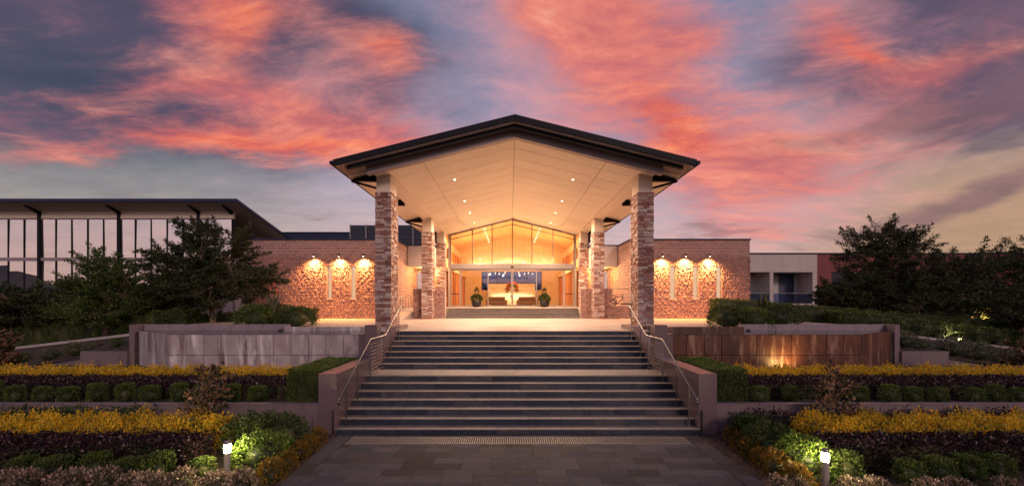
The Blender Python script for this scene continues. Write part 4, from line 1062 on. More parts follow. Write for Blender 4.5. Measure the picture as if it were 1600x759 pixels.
MB().box(x_end, xg, GL, GL + .3, zw1 + .12, ytop).build('head_wall', 'cream_paint', LG)
MB().box(x_end, xg, GL - .04, GL + .2, zw1, zw1 + .119).build('head_channel', 'grey_beam', LG)
MB().box(x_end, xg, GL - .056, GL + .2, zt_ - .14, zt_ + .14).build('mid_transom', 'portal_grey', LG)
MB().box(x_end, xg, GL - .04, GL + .3, 0.5, zw0).build('base_wall', 'grey_beam', LG)
MB().box(xg - .3, xg, GL + .301, 44, .5, roofz(44) - .36).build('end_wall', 'beige_clad', LG)
mull = []
px = 363.0; i = 0
sp = (187 - 63) / 5.25
posts = [311, 187, 63, -61, -185]
for p in posts:
    X = PX(p, GL); MB().box(X - .10, X + .10, GL - .16, GL - .062, .5, ytop).build('post', 'dark_steel', LG)
    Xe = PX(p, GL)
    MB().hexa([(Xe - .1, RD + .5, zr - .46), (Xe + .1, RD + .5, zr - .46), (Xe + .1, GL, zr - .98), (Xe - .1, GL, zr - .98), (Xe - .1, RD + .5, zr - .30), (Xe + .1, RD + .5, zr - .30), (Xe + .1, GL, zr - .45), (Xe - .1, GL, zr - .45)]).build('outrigger', 'dark_steel', LG)
Xe = xg - .1
MB().hexa([(Xe - .1, RD + .5, zr - .46), (Xe + .1, RD + .5, zr - .46), (Xe + .1, GL, zr - .98), (Xe - .1, GL, zr - .98), (Xe - .1, RD + .5, zr - .30), (Xe + .1, RD + .5, zr - .30), (Xe + .1, GL, zr - .45), (Xe - .1, GL, zr - .45)]).build('outrigger', 'dark_steel', LG)
pxs = []
for a, c in zip(posts, posts[1:]):
    for k in range(5): pxs.append(a - (a - c) * (k + .06 if k == 0 else k) / 5.0)
pxs = [363, 336] + pxs
prev = None
for p in pxs:
    X = PX(p, GL)
    if X < x_end: break
    for z0, z1 in ((zw0, zt_ - .14), (zt_ + .14, zw1)):
        MB().box(X - .04, X + .04, GL - .05, GL + .1, z0, z1).build('mullion', 'dark_steel', LG)
        if prev is not None:
            o = piece('pane', 'sky_glass', LG, X + .05, prev - .05, GL, GL + .02, z0, z1)
            o.rotation_euler = (random.uniform(-.010, .010), 0, random.uniform(-.008, .008))
    prev = X
# roof plant screens and low roofs behind the wing
sc_ = thing('louvre_screen', 'grey louvred plant screen standing on the roof behind the column', 'screen', (-11, 36, 8), None)
for k in range(5):
    x0 = PX(547, 36) + k * 1.42; z0, z1 = 8.2, PZ(351, 36)
    b = MB()
    z = z0
    while z < z1 - .1: b.hexa([(x0 + .05, 36, z), (x0 + 1.36, 36, z), (x0 + 1.36, 36.1, z + .07), (x0 + .05, 36.1, z + .07), (x0 + .05, 36, z + .02), (x0 + 1.36, 36, z + .02), (x0 + 1.36, 36.1, z + .09), (x0 + .05, 36.1, z + .09)]); z += .115
    b.build('louvre_panel', 'louvre', sc_, kind='stuff')
    piece('post', 'frame_metal', sc_, x0 - .03, x0 + .045, 35.97, 36.12, z0, z1 + .02)
MB().box(PX(547, 36), PX(547, 36) + 7.1, 36.13, 36.16, 8.2, PZ(352, 36)).build('backing', 'dark_steel', sc_)
o = MB().box(PX(440, 40), PX(560, 40), 40, 44, 6, PZ(364, 40)).box(PX(440, 40) - .1, PX(560, 40) + .1, 39.9, 44.1, PZ(364, 40), PZ(362.5, 40)).build('plant_room', 'navy_metal', None, bevel=.02)
tag(o, 'low navy metal roof box behind the block wing by the sloping roof', 'building')
o = MB().lathe([(.55, 0), (.55, .55), (.6, .56), (.6, .62), (.3, .7)], (PX(407, 29), 29, WT - .3), 20).build('roof_vent', 'louvre', None, smooth=False)
tag(o, 'round grey roof vent on the wing under the sloping roof', 'vent')

# ------------------------------------------------------------------ red-walled building with balconies
RB = 42.0
rb = thing('red_walled_building', 'long low building with cream and dark red walls and shaded balconies', 'building', (34, 44, 1.5))
zt_r, zb_r, z_fl = PZ(397, RB), PZ(425, RB), PZ(474, RB)
xa, xb_ = PX(1168, RB), PX(1277, RB); xe = 70
for k in range(4):
    w_ = (xb_ - xa) / 4; piece('cladding_panel', 'beige_clad', rb, xa + k * w_ + .008, xa + (k + 1) * w_ - .008, RB, RB + .2, zb_r, zt_r)
MB().box(xa, xe, RB - .1, RB + 10, zt_r, zt_r + .14).build('roof_edge', 'navy_metal', rb, bevel=.02)
MB().box(xa, xb_, RB + .201, RB + 2.6, zb_r, zb_r + .2).build('balcony_ceiling', 'beige_clad', rb)
MB().box(xa, xb_, RB - .02, RB + 2.6, z_fl - .3, z_fl).build('balcony_floor', 'beige_clad', rb)
MB().box(xa, xe, RB - .04, RB + 8, .2, z_fl - .301).build('plinth', 'blue_shade', rb)
MB().box(xa, xb_, RB + 2.6, RB + 2.8, z_fl, zt_r).build('balcony_back_wall', 'blue_shade', rb)
for p0, p1 in ((1203, 1208.5), (1270, 1277.5)): piece('pier', 'beige_clad', rb, PX(p0, RB), PX(p1, RB), RB + .02, RB + 2.55, z_fl, zb_r - .001)
for p0, p1 in ((1174, 1186), (1192, 1200), (1209, 1220), (1245, 1266)): piece('blind', 'white_blind', rb, PX(p0, RB + 2), PX(p1, RB + 2), RB + 2.4, RB + 2.45, z_fl, zb_r - .15)
for p0, p1 in ((1172, 1203), (1209, 1233), (1233.5, 1270)):
    o = piece('balcony_glass', 'rail_glass', rb, PX(p0, RB) + .02, PX(p1, RB) - .02, RB + .1, RB + .115, z_fl + .05, z_fl + 1.05)
    MB().box(PX(p0, RB), PX(p1, RB) - .001, RB + .085, RB + .13, z_fl + 1.051, z_fl + 1.1).build('balcony_rail', 'steel', rb)
b = MB(); ops = [(PX(1299, RB), PX(1345, RB), z_fl, zb_r), (PX(1450, RB), PX(1500, RB), z_fl, zb_r)]
wall_with_openings(b, xb_ + .002, xe, RB + .01, RB + .3, z_fl - .3, zt_r - .001, ops); b.build('red_wall', 'red_clad', rb)
MB().box(xb_, xe, RB + .005, RB + .011, PZ(425, RB) - .02, PZ(425, RB)).build('panel_joint', 'dark_steel', rb)
for a, c, z0, z1 in ops:
    wn = MB().box(a, c, RB + .22, RB + .28, z0, z0 + .06).box(a, c, RB + .22, RB + .28, z1 - .06, z1).box(a, a + .06, RB + .22, RB + .28, z0 + .061, z1 - .061).box(c - .06, c, RB + .22, RB + .28, z0 + .061, z1 - .061).build('window', 'dark_steel', rb)
    piece('pane', 'sky_glass', wn, a + .06, c - .06, RB + .24, RB + .25, z0 + .06, z1 - .06)
    piece('blind', 'white_blind', wn, (a + c) / 2, c - .06, RB + .3, RB + .31, z0 + .06, z1 - .06)
MB().box(xb_, xe, RB + .32, RB + 8, z_fl - .3, zt_r - .01).build('body', 'blue_shade', rb)

# ------------------------------------------------------------------ planting
def sprig_tree(name, label, cat, base, trunk_h, crown, n_spray, per, m, L, Wd, bark='bark', group=None, spray_len=.9, flat=.5, trunk_r=.14, seed=1, droop=0.0, limbs=7):
    """trunk with limbs; sprays of leaves along twigs that fill a list of ellipsoids (cx, cy, cz, rx, ry, rz) given from the base"""
    r = np.random.default_rng(seed)
    t = thing(name, label, cat, base, group)
    tr = MB(); lean = r.uniform(-.12, .12, 2)
    fork = Vector((lean[0] * trunk_h, lean[1] * trunk_h, trunk_h))
    tr.tube([(0, 0, -.1), (lean[0] * trunk_h * .4, 0, trunk_h * .5), fork], [trunk_r * 1.25, trunk_r * .95, trunk_r * .8], 10)
    link('trunk', tr.mesh('trunk', bark, True), t)
    vol = np.array([c[3] * c[4] * c[5] for c in crown]); vol = vol / vol.sum()
    starts, dirs = [], []
    nodes = []
    for ci, c in enumerate(crown):
        n = max(4, int(n_spray * vol[ci])); v = r.normal(size=(n, 3)); v /= np.linalg.norm(v, axis=1)[:, None]
        rad = r.uniform(.12, 1.0, n) ** .55
        p = v * rad[:, None] * np.array(c[3:6]) + np.array(c[0:3])
        starts.append(p); dd = v * np.array([1, 1, flat]) + r.normal(size=(n, 3)) * .35 + np.array([0, 0, .32 - droop]); dirs.append(dd / np.linalg.norm(dd, axis=1)[:, None]); nodes.append(Vector(c[0:3]))
    starts = np.concatenate(starts); dirs = np.concatenate(dirs)
    lb = MB()
    tips = []
    for i in range(limbs):
        c = crown[i % len(crown)]; a = 2 * math.pi * i / limbs + r.uniform(-.3, .3)
        e = Vector((c[0] + c[3] * .55 * math.cos(a), c[1] + c[4] * .55 * math.sin(a), c[2] + c[5] * r.uniform(-.3, .5)))
        mid = fork.lerp(e, .5) + Vector((0, 0, .12 * (e - fork).length * r.uniform(0, 1)))
        lb.tube([fork, mid, e], [trunk_r * .55, trunk_r * .35, trunk_r * .15], 7); tips += [mid, e]
    tips = np.array([tuple(q) for q in tips])
    for i in range(len(starts)):
        j = np.argmin(((tips - starts[i]) ** 2).sum(1)); e = starts[i] + dirs[i] * spray_len * .7
        lb.tube([tips[j], (tips[j] + starts[i]) / 2 + np.array([0, 0, .06]), starts[i], e], [.022, .016, .011, .004], 4, False)
    link('branches', lb.mesh('branches', bark), t)
    n = len(starts) * per; k = np.repeat(np.arange(len(starts)), per)
    u = r.uniform(-.25, 1.0, n) * spray_len * r.uniform(.5, 1.15, len(starts))[k]
    sc = .11 * spray_len * (1.3 - np.clip(u / spray_len, 0, 1))
    p = starts[k] + dirs[k] * u[:, None] + r.normal(size=(n, 3)) * sc[:, None] * np.array([1, 1, .6])
    d = dirs[k] * .7 + r.normal(size=(n, 3)) * .6 + np.array([0, 0, .15])
    link('crown', leaf_mesh('crown', p, d, L, Wd, m), t)
    return t

# trees
def at(px, d, z): return (PX(px, d), d, z)
sprig_tree('spreading_tree', 'large dark spreading tree before the block wing, its limbs reaching over the bricks', 'tree', at(333, 22, 2.1), 1.5,
           [(-1.7, 0, 3.0, 1.7, 1.6, 1.4), (.3, .2, 3.6, 1.9, 1.7, 1.6), (2.2, -.2, 2.3, 1.6, 1.4, .8), (-.3, 0, 1.9, 2.9, 1.9, 1.1), (-2.2, .2, 1.5, 1.5, 1.4, .9), (-1.0, 0, 4.6, .9, .9, 1.0)], 470, 130, 'leaf_dark', .16, .027, bark='pale_bark', spray_len=.85, seed=3, limbs=11)
sprig_tree('layered_tree', 'smaller layered dark green tree before the glass wall', 'tree', at(166, 21, 1.6), 1.2,
           [(0, 0, 3.4, .9, .9, 1.0), (-.4, 0, 2.5, 1.5, 1.2, .5), (.5, .1, 1.9, 1.6, 1.3, .5), (-.2, 0, 1.1, 2.0, 1.4, .7), (.9, 0, 2.9, .8, .8, .5)], 270, 120, 'leaf_box', .15, .024, spray_len=.8, seed=5, flat=.3, limbs=10)
sprig_tree('dense_garden_tree', 'tall dense dark tree in front of the red wall', 'tree', at(1392, 27, 1.0), 1.6,
           [(-1.3, 0, 4.3, 1.5, 1.5, 1.6), (.7, .2, 4.6, 1.5, 1.5, 1.6), (2.0, 0, 3.2, 1.2, 1.3, 1.5), (-2.2, 0, 2.6, 1.2, 1.3, 1.4), (0, 0, 2.2, 2.5, 1.8, 1.6), (-.3, 0, 5.4, 1.1, 1.0, 1.1)], 420, 130, 'leaf_dark', .14, .022, spray_len=.85, seed=8, limbs=12).scale = (1.2, 1.2, 1.2)
sprig_tree('bushy_garden_tree', 'bushy olive tree spreading above the hedge past the dense tree', 'tree', at(1545, 26, .5), 1.3,
           [(-1.4, 0, 3.6, 1.6, 1.5, 1.3), (.9, .2, 3.7, 1.7, 1.5, 1.4), (2.6, 0, 4.2, 1.4, 1.3, 1.5), (0, 0, 2.3, 2.8, 1.9, 1.4), (-2.2, 0, 2.4, 1.4, 1.3, 1.2)], 400, 130, 'leaf_dark', .14, .022, spray_len=.85, seed=11, limbs=12).scale = (1.35, 1.3, 1.25)
sprig_tree('bushy_garden_tree', 'drooping green shrub tree glowing at its foot from a garden light', 'tree', at(1465, 25, 1.0), .8,
           [(0, 0, 1.9, 1.8, 1.4, 1.2), (1.7, 0, 1.6, 1.3, 1.2, 1.0), (-1.5, 0, 1.5, 1.2, 1.2, 1.0)], 190, 110, 'leaf_olive', .15, .024, spray_len=.75, seed=12, droop=.3).scale = (1.25, 1.2, 1.25)
for i, (px, d, z, w, h, sd_, lb) in enumerate(((-10, 21, .9, 2.4, 3.2, 21, 'dense dark bush against the glass wall beside the drive'), (48, 22, 1.1, 2.3, 2.9, 22, 'dark leafy bush between the glass wall and the drive hedge'), (105, 23, 1.4, 1.9, 2.6, 23, 'dark bush half hidden behind the layered tree'), (250, 24, 1.9, 2.0, 2.3, 24, 'low dark bush under the large spreading tree'), (-95, 20, .4, 2.6, 3.6, 25, 'tall dark bush at the far end of the glass wall'), (1650, 21, .4, 2.4, 3.8, 26, 'dark bush at the far end of the red wall'), (1315, 26, 1.8, 1.5, 2.6, 27, 'grey green bush overgrowing the red wall corner'))):
    sprig_tree('garden_bush', lb, 'bush', at(px, d, z), .3, [(0, 0, h * .5, w, w * .7, h * .42), (.5, 0, h * .75, w * .6, w * .5, h * .3), (-.7, 0, h * .7, w * .55, w * .5, h * .28)], 150, 95, 'leaf_dark', .16, .03, spray_len=.6, seed=sd_, limbs=8, trunk_r=.08)

for i, (x, w, h) in enumerate(((-2.6, 1.3, 3.4), (1.2, 1.0, 2.8), (4.4, 1.2, 3.2))):
    sprig_tree('back_garden_tree', ('dark rounded tree', 'low dark tree', 'slim dark tree')[i] + ' seen through the rear lobby window', 'tree', (x, 53, 2.3), .6, [(0, 0, h * .55, w, w, h * .4), (.5, 0, h * .8, w * .6, w * .6, h * .3)], 60, 60, 'leaf_dark', .22, .07, spray_len=.6, seed=40 + i, limbs=5, trunk_r=.1)

# two slender young trees in the lower beds
for s, px, seed_, lab in ((-1, 327, 31, 'slender young bronze-leaved tree in the yellow bed near the grey pool'), (1, 1301, 32, 'slender young bronze-leaved tree in the yellow bed near the rust pool')):
    sprig_tree('young_tree', lab, 'tree', at(px, 9.75, 0), .55, [(0, 0, .95, .42, .38, .35), (.05, 0, 1.4, .34, .3, .35), (-.02, 0, 1.75, .16, .15, .2), (-.2, 0, .7, .3, .3, .25)] if s < 0 else [(0, 0, .8, .36, .3, .3), (.08, 0, 1.25, .3, .26, .4), (.0, 0, 1.6, .12, .12, .18)],
               75 if s < 0 else 55, 16, 'leaf_magnolia', .10, .032, bark='pale_bark', spray_len=.26, seed=seed_, trunk_r=.022, limbs=9)
for s, px, seed_, lab in ((-1, 2, 33, 'bronze-leaved shrub rising above the upper yellow hedge by the drive'), (1, 1612, 34, 'bronze-leaved shrub with pale tips at the end of the drive kerb')):
    sprig_tree('bronze_shrub', lab, 'shrub', at(px, 13.9, .62), .3, [(0, 0, .9, .6, .5, .55), (.15, 0, 1.35, .4, .3, .3)], 50, 30, 'leaf_magnolia', .14, .035, spray_len=.3, seed=seed_, trunk_r=.03)

# clipped block hedges by the granite walls
for s in (-1, 1):
    hedge('block_hedge', 'tall square clipped green hedge against the granite stair wall ' + SIDE[s], 'hedge', s * 5.12, s * 6.15, 10.62, 12.95, .62, 1.55, 2300, .045, .014, 'leaf_box', group='square hedges by the steps', lumpa=.012, depth=.05, up=.3)
XO = 24.0
for s in (-1, 1):
    hedge('yellow_hedge', 'long strip of yellow-orange foliage along the foot of the pool wall ' + SIDE[s], 'hedge', s * 6.0, s * XO, 12.45, 13.5, .62, 1.10, 1500, .06, .014, 'leaf_yellow', core='leaf_olive', group='yellow hedge strips', lumpa=.075, ragged=.16, up=.9)
    hedge('burgundy_hedge', 'long burgundy hedge behind the small box shrubs above the retaining wall ' + SIDE[s], 'hedge', s * 6.2, s * XO, 11.2, 12.4, .62, 1.06, 1100, .06, .018, 'leaf_burgundy', core='leaf_dark', group='burgundy hedge strips', lumpa=.04, ragged=.06)
    x_in = 5.9 if s < 0 else 5.7
    hedge('yellow_hedge', 'wide bed of yellow-orange foliage below the retaining wall ' + SIDE[s], 'hedge', s * (x_in + .9), s * 19, 8.45, 9.6, 0, .60, 1700, .06, .014, 'leaf_yellow', core='leaf_olive', group='yellow hedge strips', lumpa=.10, ragged=.18, up=.9)
    hedge('burgundy_hedge', 'deep burgundy hedge in front of the lower yellow bed ' + SIDE[s], 'hedge', s * (x_in + .5), s * 17, 7.75, 8.42, 0, .60, 1300, .06, .019, 'leaf_burgundy', core='leaf_dark', group='burgundy hedge strips', lumpa=.04, ragged=.06)
hedge('burgundy_ground_cover', 'low dark burgundy shrubs at the foot of the retaining wall near the red building', 'shrub', 5.5, 19, 9.75, 10.28, 0, .50, 800, .06, .018, 'leaf_burgundy', lumpa=.10, ragged=.16)
hedge('green_ground_cover', 'low green shrubs at the foot of the retaining wall near the glass building', 'shrub', -17, -9.3, 9.85, 10.28, 0, .62, 500, .06, .02, 'leaf_green', lumpa=.10, ragged=.10)

# small clipped box shrubs in rows
def shrub_set(nm, rx, ry, rz, n, m, L, Wd, sq, variants=4, **k):
    out = []
    for i in range(variants): out.append((blob_leaves(n, rx, ry, rz, m, L, Wd, sq, **k), core_mesh(rx, ry, rz, rz * .5)))
    return out
boxm = shrub_set('box', .20, .19, .30, 1300, 'leaf_box', .045, .011, 6, depth=.2, lumpa=.03, up=.9, cz=.19)
def place(name, cat, variants, x, y, z, label, group, sc=1.0, i=0):
    t = thing(name, label, cat, (x, y, z), group, random.uniform(-.5, .5)); t.scale = (sc * random.uniform(.92, 1.1), sc, sc * random.uniform(.9, 1.12))
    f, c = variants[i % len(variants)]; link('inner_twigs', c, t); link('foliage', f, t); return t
def row_of(name, variants, pxs, s, d, z, text, group, sc=(1, 1), jit=.05):
    global k
    for i, px in enumerate(sorted(pxs, key=lambda p: abs(p - 806))):     # counted outwards from the staircase
        place(name, 'shrub', variants, PX(px + random.uniform(-3, 3), d), d + random.uniform(-jit, jit), z, '%s %s from the stairs, %s' % (ORD[i], text, SIDE[s]), group, random.uniform(*sc), k); k += 1
k = 0
row_of('box_shrub', boxm, [-18] + list(range(24, 420, 42)), -1, 10.85, .62, 'box shrub above the retaining wall', 'box shrubs above the retaining wall', (.9, 1.0))
row_of('box_shrub', boxm, (1185, 1238, 1343, 1387, 1430, 1468, 1520, 1557, 1598), 1, 10.85, .62, 'box shrub above the retaining wall', 'box shrubs above the retaining wall', (.75, .95))
row_of('box_shrub', boxm, (33, 92, 150, 203, 255, 314), -1, 7.5, 0, 'box shrub before the lower burgundy hedge', 'box shrubs before the burgundy hedge', (.85, 1.05))
row_of('box_shrub', boxm, (1326, 1420, 1465, 1512, 1562), 1, 7.45, 0, 'box shrub before the lower burgundy hedge', 'box shrubs before the burgundy hedge', (.85, 1.05))
pinkm = shrub_set('pink', .25, .24, .27, 620, 'leaf_pink', .055, .017, 2.2, depth=.3, lumpa=.12, up=.7)
row_of('pink_shrub', pinkm, (8, 48, 100, 128, 165, 208, 240, 285, 330, 378), -1, 6.98, 0, 'low pink-tipped shrub along the bed front', 'pink-tipped shrubs at the front of the beds', (.85, 1.1), .1)
row_of('pink_shrub', pinkm, (1212, 1250, 1335, 1372, 1455, 1500, 1580), 1, 6.85, 0, 'low pink-tipped shrub along the bed front', 'pink-tipped shrubs at the front of the beds', (.7, .9), .08)
amberm = shrub_set('amber', .22, .22, .29, 620, 'leaf_amber', .085, .012, 2.2, depth=.4, lumpa=.1, up=1.0)
for i, (px, d, sc) in enumerate(((425, 7.35, 1.0), (447, 7.9, .95), (468, 8.45, .9), (482, 8.9, .95), (497, 9.35, .85))):
    place('amber_shrub', 'shrub', amberm, PX(px, d), d, 0, '%s feathery amber shrub along the path edge, counted towards the stairs, %s' % (ORD[i], SIDE[-1]), 'amber shrubs edging the path', sc, i)
for i, (px, d, sc) in enumerate(((1243, 7.15, 1.1), (1212, 7.6, 1.05), (1190, 8.1, .95), (1172, 8.55, .95), (1157, 9.0, .9), (1143, 9.5, .85))):
    place('amber_shrub', 'shrub', amberm, PX(px, d), d, 0, '%s feathery amber shrub along the path edge, counted towards the stairs, %s' % (ORD[i], SIDE[1]), 'amber shrubs edging the path', sc, i)
greenm = shrub_set('green', .62, .5, .50, 1900, 'leaf_green', .065, .02, 2.4, depth=.25, lumpa=.1)
brightm = shrub_set('bright', .50, .45, .46, 1500, 'leaf_bright', .065, .019, 2.4, depth=.25, lumpa=.1, variants=2)
place('green_shrub', 'shrub', brightm, PX(412, 8.0), 8.0, 0, 'leafy green shrub lit by the bollard light near the amber shrubs near the glass building', None, 1.1, 0)
place('green_shrub', 'shrub', greenm, PX(440, 8.9), 8.75, 0, 'rounded dark green shrub between the lit shrub and the granite wall near the glass building', None, 1.15, 1)
place('green_shrub', 'shrub', greenm, PX(392, 8.8), 9.0, 0, 'rounded green shrub beside the yellow bed near the glass building', None, 1.15, 2)
place('green_shrub', 'shrub', brightm, PX(1258, 7.7), 7.75, 0, 'bright lime green shrub lit by the bollard light near the red building', None, 1.05, 1)
place('green_shrub', 'shrub', greenm, PX(1212, 8.4), 8.55, 0, 'loose green shrub between the lime shrub and the amber row near the red building', None, .95, 3)
place('green_shrub', 'shrub', greenm, PX(1180, 9.3), 9.4, 0, 'loose olive shrub near the granite wall near the red building', None, .85, 0)

# planting on the terrace edge beyond the pools
roundm = shrub_set('round', .95, .8, .72, 2600, 'leaf_box', .085, .026, 2.3, depth=.2, lumpa=.1, variants=3)
darkm = shrub_set('dark', .95, .8, .72, 2600, 'leaf_green', .085, .026, 2.3, depth=.2, lumpa=.1, variants=3)
for px, d, sc, v, lab in ((400, 18.6, 1.0, roundm, 'rounded light green shrub on the terrace behind the grey pool'), (462, 18.6, .95, darkm, 'rounded dark green shrub behind the grey pool next to the lit wall'), (430, 19.6, 1.05, darkm, 'dark shrub at the back of the planting behind the grey pool'),
                          (1137, 18.5, .85, darkm, 'bronze green shrub nearest the lit wall behind the rust pool'), (1175, 18.4, .9, roundm, 'mid green shrub in the planting behind the rust pool'), (1215, 18.5, .9, darkm, 'glossy green shrub at the outer end of the planting behind the rust pool')):
    place('terrace_shrub', 'shrub', v, PX(px, d), d, ZP - .05, lab, 'shrubs behind the pools', sc, int(px) % 3)
def spiky(px, d, z, n, L, m, lab):
    t = thing('spiky_plant', lab, 'plant', (PX(px, d), d, z)); b = MB()
    for i in range(n):
        a = random.uniform(0, 6.28); tl = random.uniform(.15, .75); l = L * random.uniform(.7, 1.1)
        e = Vector((math.cos(a) * math.sin(tl) * l, math.sin(a) * math.sin(tl) * l, math.cos(tl) * l)); mid = e * .5 + Vector((0, 0, .08 * l)); sd_ = Vector((-math.sin(a), math.cos(a), 0)) * .05 * L
        n0 = len(b.v); b.v += [tuple(-sd_ * .4), tuple(sd_ * .4), tuple(mid + sd_), tuple(e), tuple(mid - sd_)]; b.f += [(n0, n0 + 1, n0 + 2, n0 + 4), (n0 + 4, n0 + 2, n0 + 3)]
    link('leaves', b.mesh('leaves', m), t)
spiky(1190, 19.3, ZP + .3, 26, 1.35, 'leaf_olive', 'large spiky agave-like plant rising behind the shrubs by the rust pool')
spiky(428, 19.0, ZP + .5, 30, 1.1, 'leaf_sage', 'grey spiky plant with orange flower spikes behind the grey pool')
t = thing('flower_spike', 'orange flower spikes beside the grey spiky plant', 'flower', (PX(430, 19), 18.8, ZP + .5))
for dx, h in ((-.12, 1.35), (.05, 1.5), (.2, 1.25)):
    link('stalk', MB().tube([(dx * .4, 0, 0), (dx, 0, h)], .012, 5).mesh('stalk', 'leaf_sage'), t); link('bloom', MB().lathe([(.015, h - .22), (.035, h - .15), (.03, h), (.008, h + .08)], (dx, 0, 0), 8).mesh('bloom', 'petal_red'), t)

# dark hedges following the drives, with smaller clipped balls in front
for s in (-1, 1):
    x0, x1 = s * 17.4, s * 33
    sl_ = .116 if s < 0 else -.116
    lo_x = min(x0, x1); zb = gz(lo_x, 22)
    hedge('drive_hedge', 'long dark green hedge sloping down behind the drive ' + SIDE[s], 'hedge', x0, x1, 20.95, 22.3, zb, zb + (1.15 if s < 0 else 1.0), 480, .09, .027, 'leaf_box', group='hedges along the drives', lumpa=.09, slope=sl_, depth=.15)
    hedge('terrace_hedge', 'dark clipped hedge along the terrace edge under the trees ' + SIDE[s], 'hedge', s * 11.6, s * (24.0 if s < 0 else 32), 22.5, 23.7, (1.2 if s < 0 else 1.7), (2.2 if s < 0 else 3.5), 420, .09, .027, 'leaf_green' if s < 0 else 'leaf_box', group='hedges along the terrace', lumpa=.08, depth=.15, slope=.06 if s < 0 else -.08)
ballm = shrub_set('ball', .36, .34, .40, 480, 'leaf_green', .075, .022, 4, depth=.18, lumpa=.04, variants=3)
for i in range(9):
    x = 18.0 + i * 1.05
    place('clipped_ball', 'shrub', ballm, x, 20.85, gz(x, 20.9) + .02, '%s small clipped shrub from the rust pool in the row along the drive kerb' % ORD[i], 'clipped shrubs along the drive', 1.0, i)
sagem = shrub_set('sage', .62, .5, .46, 900, 'leaf_sage', .11, .016, 2.3, depth=.35, lumpa=.12, up=1.0, variants=3)
for px, d, z, sc, lab in ((1412, 17.75, 1.3, .95, 'grey green grassy shrub on the level garden wall beside the rust pool'), (1437, 17.7, 1.25, .7, 'small dark tuft at the step of the garden wall past the rust pool'), (1490, 17.75, .95, 1.15, 'broad grassy shrub above the sloping garden wall, first past its step'), (1528, 17.75, .75, 1.1, 'broad grassy shrub above the middle of the sloping garden wall'), (1568, 17.75, .5, 1.0, 'grassy shrub at the low end of the sloping garden wall'),
                          (118, 17.75, .95, .75, 'grey flowering shrub above the sloping garden wall past the grey pool'), (78, 17.75, .75, .7, 'low grey shrub at the low end of the garden wall past the grey pool'), (140, 17.8, 1.15, .5, 'small tuft at the step of the garden wall past the grey pool')):
    place('grassy_shrub', 'shrub', sagem, PX(px, d), d, z, lab, 'grassy shrubs on the garden walls', sc, int(px) % 3)
for px, d, z, lab in ((182, 17.7, 1.3, 'small clipped shrub alone on the level garden wall by the grey pool'), (112, 18.0, 1.05, 'small clipped shrub among the grey shrubs by the drive'), (36, 17.8, .6, 'small clipped shrub by the drive below the dark hedge')):
    place('clipped_ball', 'shrub', boxm, PX(px, d), d, z, lab, None, .85, int(px))

# ------------------------------------------------------------------ mulch chips beside the path
b = MB(); ch = []
for s in (-1, 1):
    for i in range(2600):
        x = s * random.uniform(4.46, 5.6) if i % 4 else s * random.uniform(4.5, 9.0); d = random.uniform(6.6, 10.1); r_ = random.uniform(.008, .024); a = random.uniform(0, 6.28); z = random.uniform(.004, .02)
        c_, s_ = math.cos(a) * r_, math.sin(a) * r_
        n = len(b.v); b.v += [(x + c_, d + s_, z), (x - s_ * .6, d + c_ * .6, z + .006), (x - c_, d - s_, z), (x + s_ * .6, d - c_ * .6, z + .004), (x, d, z + r_ * .7)]
        b.f += [(n, n + 1, n + 4), (n + 1, n + 2, n + 4), (n + 2, n + 3, n + 4), (n + 3, n, n + 4)]
o = b.build('mulch_chips', 'mulch'); tag(o, 'reddish mulch chips covering the soil beside the path', 'mulch', kind='stuff')

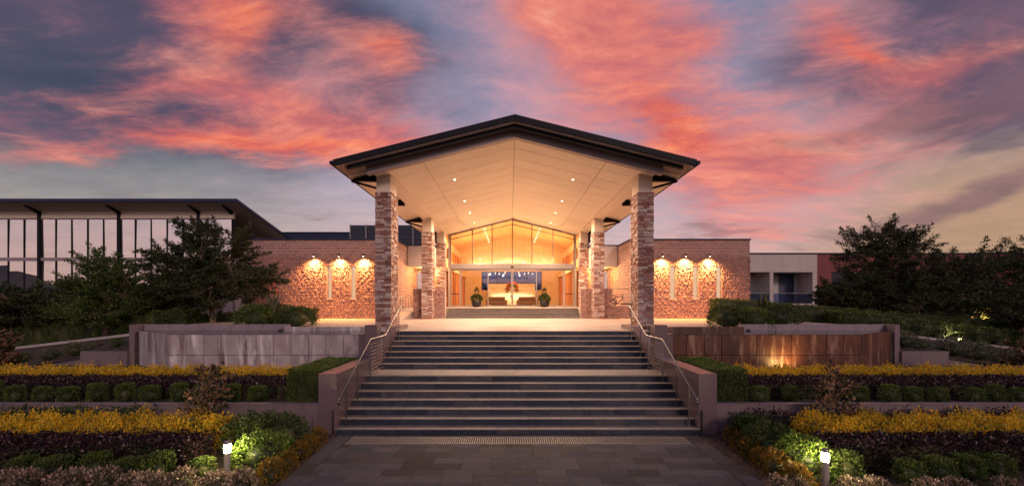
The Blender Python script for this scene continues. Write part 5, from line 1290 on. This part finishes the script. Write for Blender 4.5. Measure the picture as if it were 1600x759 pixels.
# ------------------------------------------------------------------ bollard lights and garden spots
def bollard(x, d, lab):
    t = thing('bollard_light', lab, 'lamp', (x, d, 0), 'bollard lights in the beds')
    link('post', MB().lathe([(.058, 0), (.058, .52), (.05, .525)], (0, 0, 0), 20).mesh('post', 'post_grey', False), t)
    link('base_plate', MB().lathe([(.09, 0), (.09, .012)], (0, 0, 0), 20).mesh('base_plate', 'steel'), t)
    link('lamp_glass', MB().lathe([(.052, .527), (.058, .55), (.058, .66), (.052, .68)], (0, 0, 0), 20).mesh('lamp_glass', 'lamp_head', True), t)
    link('cap', MB().lathe([(.062, .682), (.062, .725), (.055, .74), (.01, .745)], (0, 0, 0), 20).mesh('cap', 'steel'), t)
bollard(PX(355.5, 7.54), 7.54, 'lit steel bollard light beside the green shrub near the glass building')
bollard(PX(1289.5, 7.12), 7.12, 'lit steel bollard light beside the lime shrub near the red building')
def garden_spot(x, d, z, lab, rot, en, col=(1, .62, .2)):
    t = thing('garden_spotlight', lab, 'lamp', (x, d, z))
    link('spike', MB().tube([(0, 0, -.1), (0, 0, .1)], .012, 6).mesh('spike', 'dark_steel'), t)
    link('hood', MB().tube([(0, 0, .08), (0, .08, .2)], [.05, .06], 12).mesh('hood', 'dark_steel'), t)
    link('lens', MB().tube([(0, .081, .201), (0, .084, .205)], .045, 12).mesh('lens', 'lamp_warm'), t)
    ld = bpy.data.lights.new('spot', 'SPOT'); o = link('spot', ld, t); ld.energy = en; ld.color = col; ld.spot_size = math.radians(130); ld.spot_blend = 1.0; ld.shadow_soft_size = .04
    o.location = (0, .1, .23); o.rotation_euler = rot
garden_spot(PX(1237, 14.9), 14.55, .60, 'small garden spotlight aimed up at the rust coloured pool wall', (math.radians(135), 0, 0), 130)
garden_spot(PX(1545, 24.2), 24.2, 2.0, 'garden spotlight hidden behind the hedge under the glowing shrub', (math.radians(125), 0, 0), 420)
garden_spot(PX(1505, 20.5), 20.5, 1.15, 'garden spotlight on the drive kerb lighting a clipped shrub', (math.radians(110), 0, 0), 160, (1, .8, .45))
for i, (px, d, h, lab) in enumerate(((412, 7.25, .42, 'thin pale garden stake beside the amber shrubs'), (487, 9.8, .55, 'thin pale garden stake at the foot of the granite wall'), (145, 7.2, .4, 'thin pale garden stake among the pink shrubs'), (86, 10.55, .78, 'thin pale garden stake on the retaining wall among box shrubs'), (1518, 10.6, .80, 'thin pale garden stake above the retaining wall near the rust pool'))):
    o = MB().tube([(PX(px, d), d, 0), (PX(px, d) + .02, d, h)], .009, 6).lathe([(.012, 0), (.012, .02)], (PX(px, d) + .02, d, h), 8).build('garden_stake', 'steel'); tag(o, lab, 'stake', 'garden stakes')
